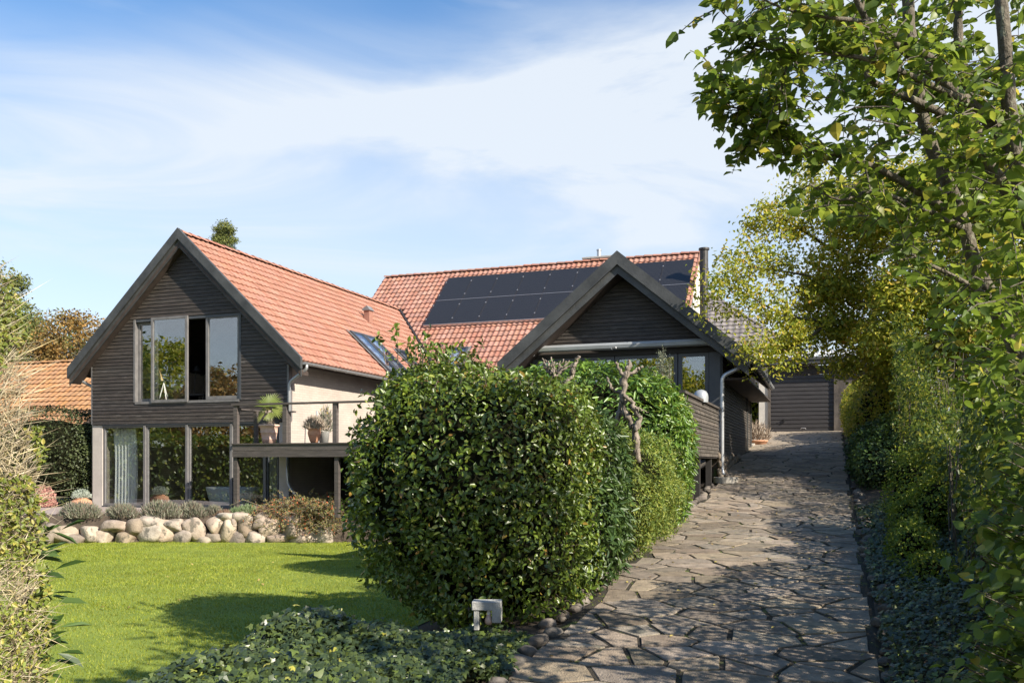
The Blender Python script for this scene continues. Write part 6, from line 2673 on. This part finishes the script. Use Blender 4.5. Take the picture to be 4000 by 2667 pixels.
# near bush at the right edge with large light leaves
nb_ = thing('leafy_shrub', (1.75, 4.2, -1.9), 'light green broad leaved shrub close to the lens at the lower right edge', 'shrub')
P = []
rr = random.Random(15)
mb = MB()
for k in range(260):
    y_ = rr.uniform(800, 1600)
    lim = np.interp(y_, [800, 1000, 1150, 1300, 1450, 1568, 1600], [2300, 2290, 2235, 2215, 2210, 2150, 2140])
    x_ = lim + abs(rr.gauss(0, 70)) + rr.uniform(0, 60)
    d_ = rr.uniform(3.3, 4.6)
    c = at(x_, y_, d_)
    a_ = Vector((c.x + .5, c.y + .35, c.z - .35))
    mb.tube([a_, a_.lerp(c, .5) + Vector((0, 0, .05)), c], [.006, .004, .002], 4)
    for _ in range(13):
        f = rr.random()
        q = a_.lerp(c, .35 + .65 * f)
        P.append((q.x + rr.gauss(0, .045), q.y + rr.gauss(0, .045), q.z + rr.gauss(0, .04)))
mb.build('stems', M['bark'], nb_)
P = np.array(P)
emit(nb_, 'broad', P, frames(np.array([-.35, -.35, .75]) + rng.normal(size=P.shape) * .45, rng.normal(size=P.shape) + np.array([-.4, -.2, -.6])), rng.uniform(.045, .082, len(P)), M['l_near'], parts=260)

# --- near tree: stems, long branches, large leaves
nt = thing('broadleaf_tree', (2.2, 5.2, -1.9), 'near multi stemmed tree with broad green leaves overhanging the upper right', 'tree')
rr = random.Random(77)
BR = [
    ([(2420, 1100, 5.2), (2352, 850, 5.1), (2300, 735, 5.0), (2246, 617, 5.0), (2215, 525, 5.0), (2176, 420, 5.0), (2131, 315, 5.0), (2106, 182, 5.0), (2085, 17, 5.0), (2080, -140, 5.0)], [.058, .048, .042, .039, .037, .036, .035, .034, .032, .028]),
    ([(2450, 900, 4.6), (2390, 600, 4.6), (2345, 430, 4.6), (2325, 300, 4.6), (2312, 150, 4.6), (2290, -120, 4.6)], [.046, .043, .040, .037, .034, .030]),
    ([(2345, 480, 5.3), (2281, 392, 5.3), (2246, 315, 5.3), (2222, 215, 5.3), (2200, 60, 5.3), (2210, -100, 5.3)], [.04, .036, .034, .03, .026, .02]),
    ([(2345, 380, 4.7), (2290, 300, 4.7), (2230, 240, 4.7), (2176, 196, 4.65), (2110, 140, 4.6), (2040, 90, 4.5), (1985, 35, 4.5), (1940, -60, 4.4)], [.035, .032, .030, .027, .023, .020, .016, .012]),
    ([(2169, 480, 5.0), (2088, 427, 4.9), (2018, 388, 4.8), (1941, 360, 4.7), (1861, 340, 4.6), (1802, 318, 4.55), (1770, 301, 4.5), (1721, 262, 4.5), (1690, 248, 4.5), (1600, 236, 4.5)], [.024, .020, .017, .015, .012, .010, .008, .006, .005, .003]),
    ([(2169, 262, 5.0), (2075, 220, 4.9), (1998, 182, 4.8), (1984, 120, 4.8), (1980, 40, 4.75), (1986, -60, 4.7)], [.022, .020, .016, .013, .011, .009]),
    ([(2230, 240, 4.7), (2060, 160, 4.3), (1960, 130, 4.2), (1850, 120, 4.1), (1790, 118, 4.1), (1730, 100, 4.1)], [.02, .013, .010, .008, .006, .003]),
    ([(2215, 525, 5.0), (2100, 470, 4.6), (2000, 440, 4.5), (1930, 460, 4.4), (1860, 425, 4.4)], [.018, .013, .009, .006, .003]),
    ([(2300, 700, 5.0), (2200, 640, 4.6), (2120, 600, 4.4), (2060, 560, 4.3)], [.02, .013, .008, .004]),
    ([(2150, 140, 4.7), (2010, 60, 4.2), (1900, 40, 4.0), (1800, 20, 4.0), (1720, -20, 4.0)], [.018, .012, .009, .006, .003]),
    ([(1770, 301, 4.5), (1766, 250, 4.5), (1755, 215, 4.5)], [.006, .004, .002]),
    ([(1770, 301, 4.5), (1740, 318, 4.5), (1706, 345, 4.5)], [.006, .004, .002]),
    ([(1802, 318, 4.55), (1790, 240, 4.3), (1800, 180, 4.2), (1815, 130, 4.2)], [.008, .006, .004, .003]),
    ([(1721, 262, 4.5), (1690, 222, 4.5), (1665, 190, 4.5), (1640, 160, 4.5)], [.005, .004, .003, .002]),
    ([(1730, 100, 4.1), (1690, 60, 4.1), (1640, 10, 4.1)], [.004, .003, .0015]),
]
mb = MB()
lines = []
for pts, rad in BR:
    W_ = [at(*p_) for p_ in pts]
    ln = polytube(mb, W_, rad, 8, .006, rr)
    lines.append((ln, rad[0]))
mb.build('trunk', M['bark'], nt, smooth=True)
P, AL = [], []
mb = MB()


def twig_cluster(start, d, L, nl, size_sp=.05):
    end = start + d * L + Vector((0, 0, -L * .15))
    mb.tube([start, start.lerp(end, .5) + Vector((0, 0, .02)), end], [.004, .003, .0015], 4)
    for j in range(nl):
        f = (j + rr.random()) / nl
        q = start.lerp(end, .15 + .85 * f)
        sd = 1 if j % 2 else -1
        side = d.cross(Vector((0, 0, 1)))
        if side.length < .1:
            side = Vector((1, 0, 0))
        side.normalize()
        P.append(q[:])
        AL.append((d * .5 + side * sd * .8 + Vector((0, 0, -.5 + rr.gauss(0, .3))))[:])


# leaves along thin branches
for ln, r0 in lines:
    if r0 > .05 or r0 == .035 and rr.random() < .5:
        continue
    for i_, q in enumerate(ln):
        x_, y_, d_ = prjv([q[:]])
        if x_[0] > 1640:
            for _ in range(2 if r0 < .03 else 1):
                d = Vector((rr.gauss(0, 1), rr.gauss(0, 1), rr.gauss(0, .8))).normalized()
                twig_cluster(q, d, rr.uniform(.08, .26), rr.randint(5, 8))
# the tip sprays that stand alone against the sky
for (x_, y_, s_) in ((1615, 240, 14), (1640, 238, 14), (1670, 245, 12), (1655, 200, 6), (1690, 215, 8), (1720, 225, 10), (1700, 340, 16), (1725, 325, 12), (1765, 225, 12), (1745, 205, 10), (1760, 250, 8), (1795, 285, 8)):
    c = at(x_, y_, 4.5)
    for _ in range(s_):
        P.append((c.x + rr.gauss(0, .03), c.y + rr.gauss(0, .05), c.z + rr.gauss(0, .022)))
        AL.append((rr.gauss(-.2, .7), rr.gauss(0, .6), rr.gauss(-.5, .6)))
small_from = len(P)
# filling twigs over the crown area, thinner towards its edge
for k in range(1300):
    y_ = rr.uniform(-60, 900)
    lim = np.interp(y_, [-60, 0, 60, 130, 200, 300, 380, 450, 520, 600, 700, 800, 900], [1700, 1705, 1730, 1760, 1850, 1880, 1850, 1870, 1960, 2060, 2130, 2160, 2200])
    x_ = lim + (2420 - lim) * rr.random() ** .62
    if y_ > 500 and rr.random() < .25:
        continue
    if lump(np.array([[x_ / 120, y_ / 120, 0.]]), 1.2, 3)[0] < -.42:
        continue
    c = at(x_, y_, rr.uniform(3.9, 5.2) if rr.random() < .3 else rr.uniform(5.15, 6.3))
    d = Vector((rr.gauss(-.3, 1), rr.gauss(0, 1), rr.gauss(-.1, .7))).normalized()
    twig_cluster(c, d, rr.uniform(.12, .30), rr.randint(5, 9))
mb.build('twigs', M['bark'], nt, kind='stuff')
P = np.array(P)
AL = np.array(AL)
S = rng.uniform(.042, .088, len(P))
S[:small_from] *= .85
emit(nt, 'broad', P, frames(np.array([0, -.1, .9]) + rng.normal(size=P.shape) * .55, AL + rng.normal(size=P.shape) * .25), S, M['l_near'], parts=300)

# --- plants along the boulder wall
def wallpt(x, y):
    t = 21.0
    p = at(x, y, t)
    for _ in range(6):
        yl = float(np.interp(p.x, RW[:, 0], RW[:, 1]))
        t += (yl + .42 - p.y) * .6
        p = at(x, y, t)
    return p


lavs = [(185, 1190, .62, .36, 'leftmost of the grey lavender clumps on the boulder wall'), (280, 1192, .48, .30, 'second grey lavender clump from the left on the boulder wall'),
        (370, 1185, .60, .38, 'third and largest grey lavender clump above the boulder wall'), (440, 1186, .42, .34, 'grey lavender clump above the tall pale boulder'), (492, 1180, .22, .24, 'small dry lavender clump before the deck post')]
for x_, y_, r0, h0, lb in lavs:
    p = wallpt(x_, y_)
    tuft('lavender', (p.x, p.y, -1.36), r0, h0, 2600, 'l_grey', lb, 'lavender', size=(.07, .15), wdt=1.1, flower=('l_brownheath', 260, 1.0), squash=.55)
for x_, y_, r0, h0, mt_, lb in ((520, 1190, .32, .22, 'l_brownheath', 'brown dry heather clump near the deck post'), (575, 1168, .40, .36, 'l_sage', 'pale green heather tuft beside the deck post'), (600, 1185, .5, .30, 'l_brownheath', 'wide brown heather under the pale green tuft'),
                                (548, 1172, .22, .28, 'l_sage', 'small pale green tuft by the boulders')):
    p = wallpt(x_, y_)
    tuft('heather', (p.x, p.y - .1, -1.42), r0, h0, 2200, mt_, lb, 'plant', size=(.06, .11), wdt=1.1, squash=.6)
for x_, y_, k, lb in ((232, 1212, 0, 'leftmost green weed tuft between the boulders of the low wall'), (330, 1232, 1, 'leftmost dry brown weed tuft at the foot of the boulder wall'),
                      (430, 1200, 0, 'green weed tuft between boulders below the middle of the glazed front'), (470, 1214, 1, 'dry brown weed tuft above the flat little boulder in the wall'),
                      (525, 1236, 0, 'green weed tuft at the wall foot in front of the deck post'), (610, 1232, 1, 'dry brown weed tuft nearest the cotoneaster at the wall foot'), (395, 1236, 0, 'green weed tuft at the wall foot below the largest lavender')):
    p = wallpt(x_, y_)
    tuft('weed_tuft', (p.x, p.y - .38, p.z - .04), .10, .07, 220, 'l_brownheath' if k else 'l_sage', lb, 'weed', group='weed tufts growing between the wall boulders', size=(.03, .06))
# cotoneaster with arching sprays and red berries
p = wallpt(690, 1200)
co = thing('cotoneaster_shrub', (p.x, p.y, -1.7), 'spreading cotoneaster with arching shoots and red berries below the deck', 'shrub')
S_, A_l = [], []
mb = MB()
rr = random.Random(5)
PP, AA = [], []
for k in range(520):
    b0_ = Vector((p.x + max(-1.2, min(1.2, rr.gauss(.2, .6))), p.y - .1 + rr.gauss(0, .22), -1.8 + rr.uniform(0, .75)))
    d = Vector((rr.gauss(-.1, .8), rr.gauss(-.45, .4), rr.uniform(.1, 1.0))).normalized()
    L = rr.uniform(.35, .85)
    e = b0_ + d * L + Vector((0, 0, -L * .28))
    m_ = b0_ + d * L * .55 + Vector((0, 0, .03))
    mb.tube([b0_, m_, e], [.007, .005, .002], 4)
    for j in range(34):
        f = j / 34
        q = b0_.lerp(m_, f * 2) if f < .5 else m_.lerp(e, f * 2 - 1)
        PP.append((q.x + rr.gauss(0, .014), q.y + rr.gauss(0, .014), q.z + rr.gauss(0, .014)))
        AA.append((d + Vector((rr.gauss(0, .7), rr.gauss(0, .7), rr.gauss(.2, .7))))[:])
mb.build('stems', M['bark_dead'], co)
PP, AA = np.array(PP), np.array(AA)
k = PP[:, 2] > -1.95
PP, AA = PP[k], AA[k]
emit(co, 'spray', PP, frames(rng.normal(size=PP.shape), AA), rng.uniform(.035, .065, len(PP)), M['l_coton'], rest='foliage')
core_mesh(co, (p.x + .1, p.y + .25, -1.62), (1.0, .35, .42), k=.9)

# trees out of frame at the left garden edge, their forms invented for the window reflections
for k, (x_, y_, z_, r0, h0, sd, m_) in enumerate(((-37, 5, 4.2, 3.6, 5.4, 51, 'l_mid'), (-34, -3, 1.8, 3.6, 3.6, 52, 'l_rust'), (-31, 10, 2.4, 3.0, 3.8, 53, 'l_bush'), (-42, -8, 3.4, 4.4, 5.0, 54, 'l_mid'), (-43, 12, 3.4, 4.0, 4.6, 55, 'l_rust'), (-47, 1, 3.0, 4.6, 4.6, 56, 'l_bush'))):
    tree('garden_tree', (x_, y_, -2), ('tall leafy tree beyond the lawn mirrored in the left upper panes', 'rusty tree mirrored low in the right upper pane', 'green tree nearest the ochre roofed house seen only in the lower glass', 'big tree at the far garden corner seen only in the glass', 'rust coloured tree left of the lawn seen only in the first lower pane', 'broad green tree far left seen only in the glass')[k], 'tree', 8, (x_, y_, z_), (r0, r0, h0), 60, 1.3, 11000, .26, m_, 'quad', .25, sd)
shrub('boundary_hedge', (-27, 6, -2), 'long green boundary hedge left of the lawn seen in the lower glass', 'hedge',
      [((-27, 5, -.6), (1.0, 10.0, 1.8))], 14000, .17, 'l_bush', 'quad', 0, p=5)
for k, (x_, y_, z_, r0, h0, sd) in enumerate(((-9, -10, 2.6, 3.2, 3.8, 61), (-15, -13, 3.0, 3.8, 4.2, 62), (-3.5, -13, 2.6, 3.2, 3.6, 63))):
    tree('garden_tree', (x_, y_, -2), ('leafy tree behind the lens mirrored in the glazed front under the awning', 'large tree at the far side of the garden mirrored in the awning windows', 'tree by the lane mirrored in the narrow window beside the downpipe')[k], 'tree', 8, (x_, y_, z_), (r0, r0, h0), 50, 1.1, 8000, .24, 'l_bush' if k % 2 else 'l_mid', 'quad', .25, sd)
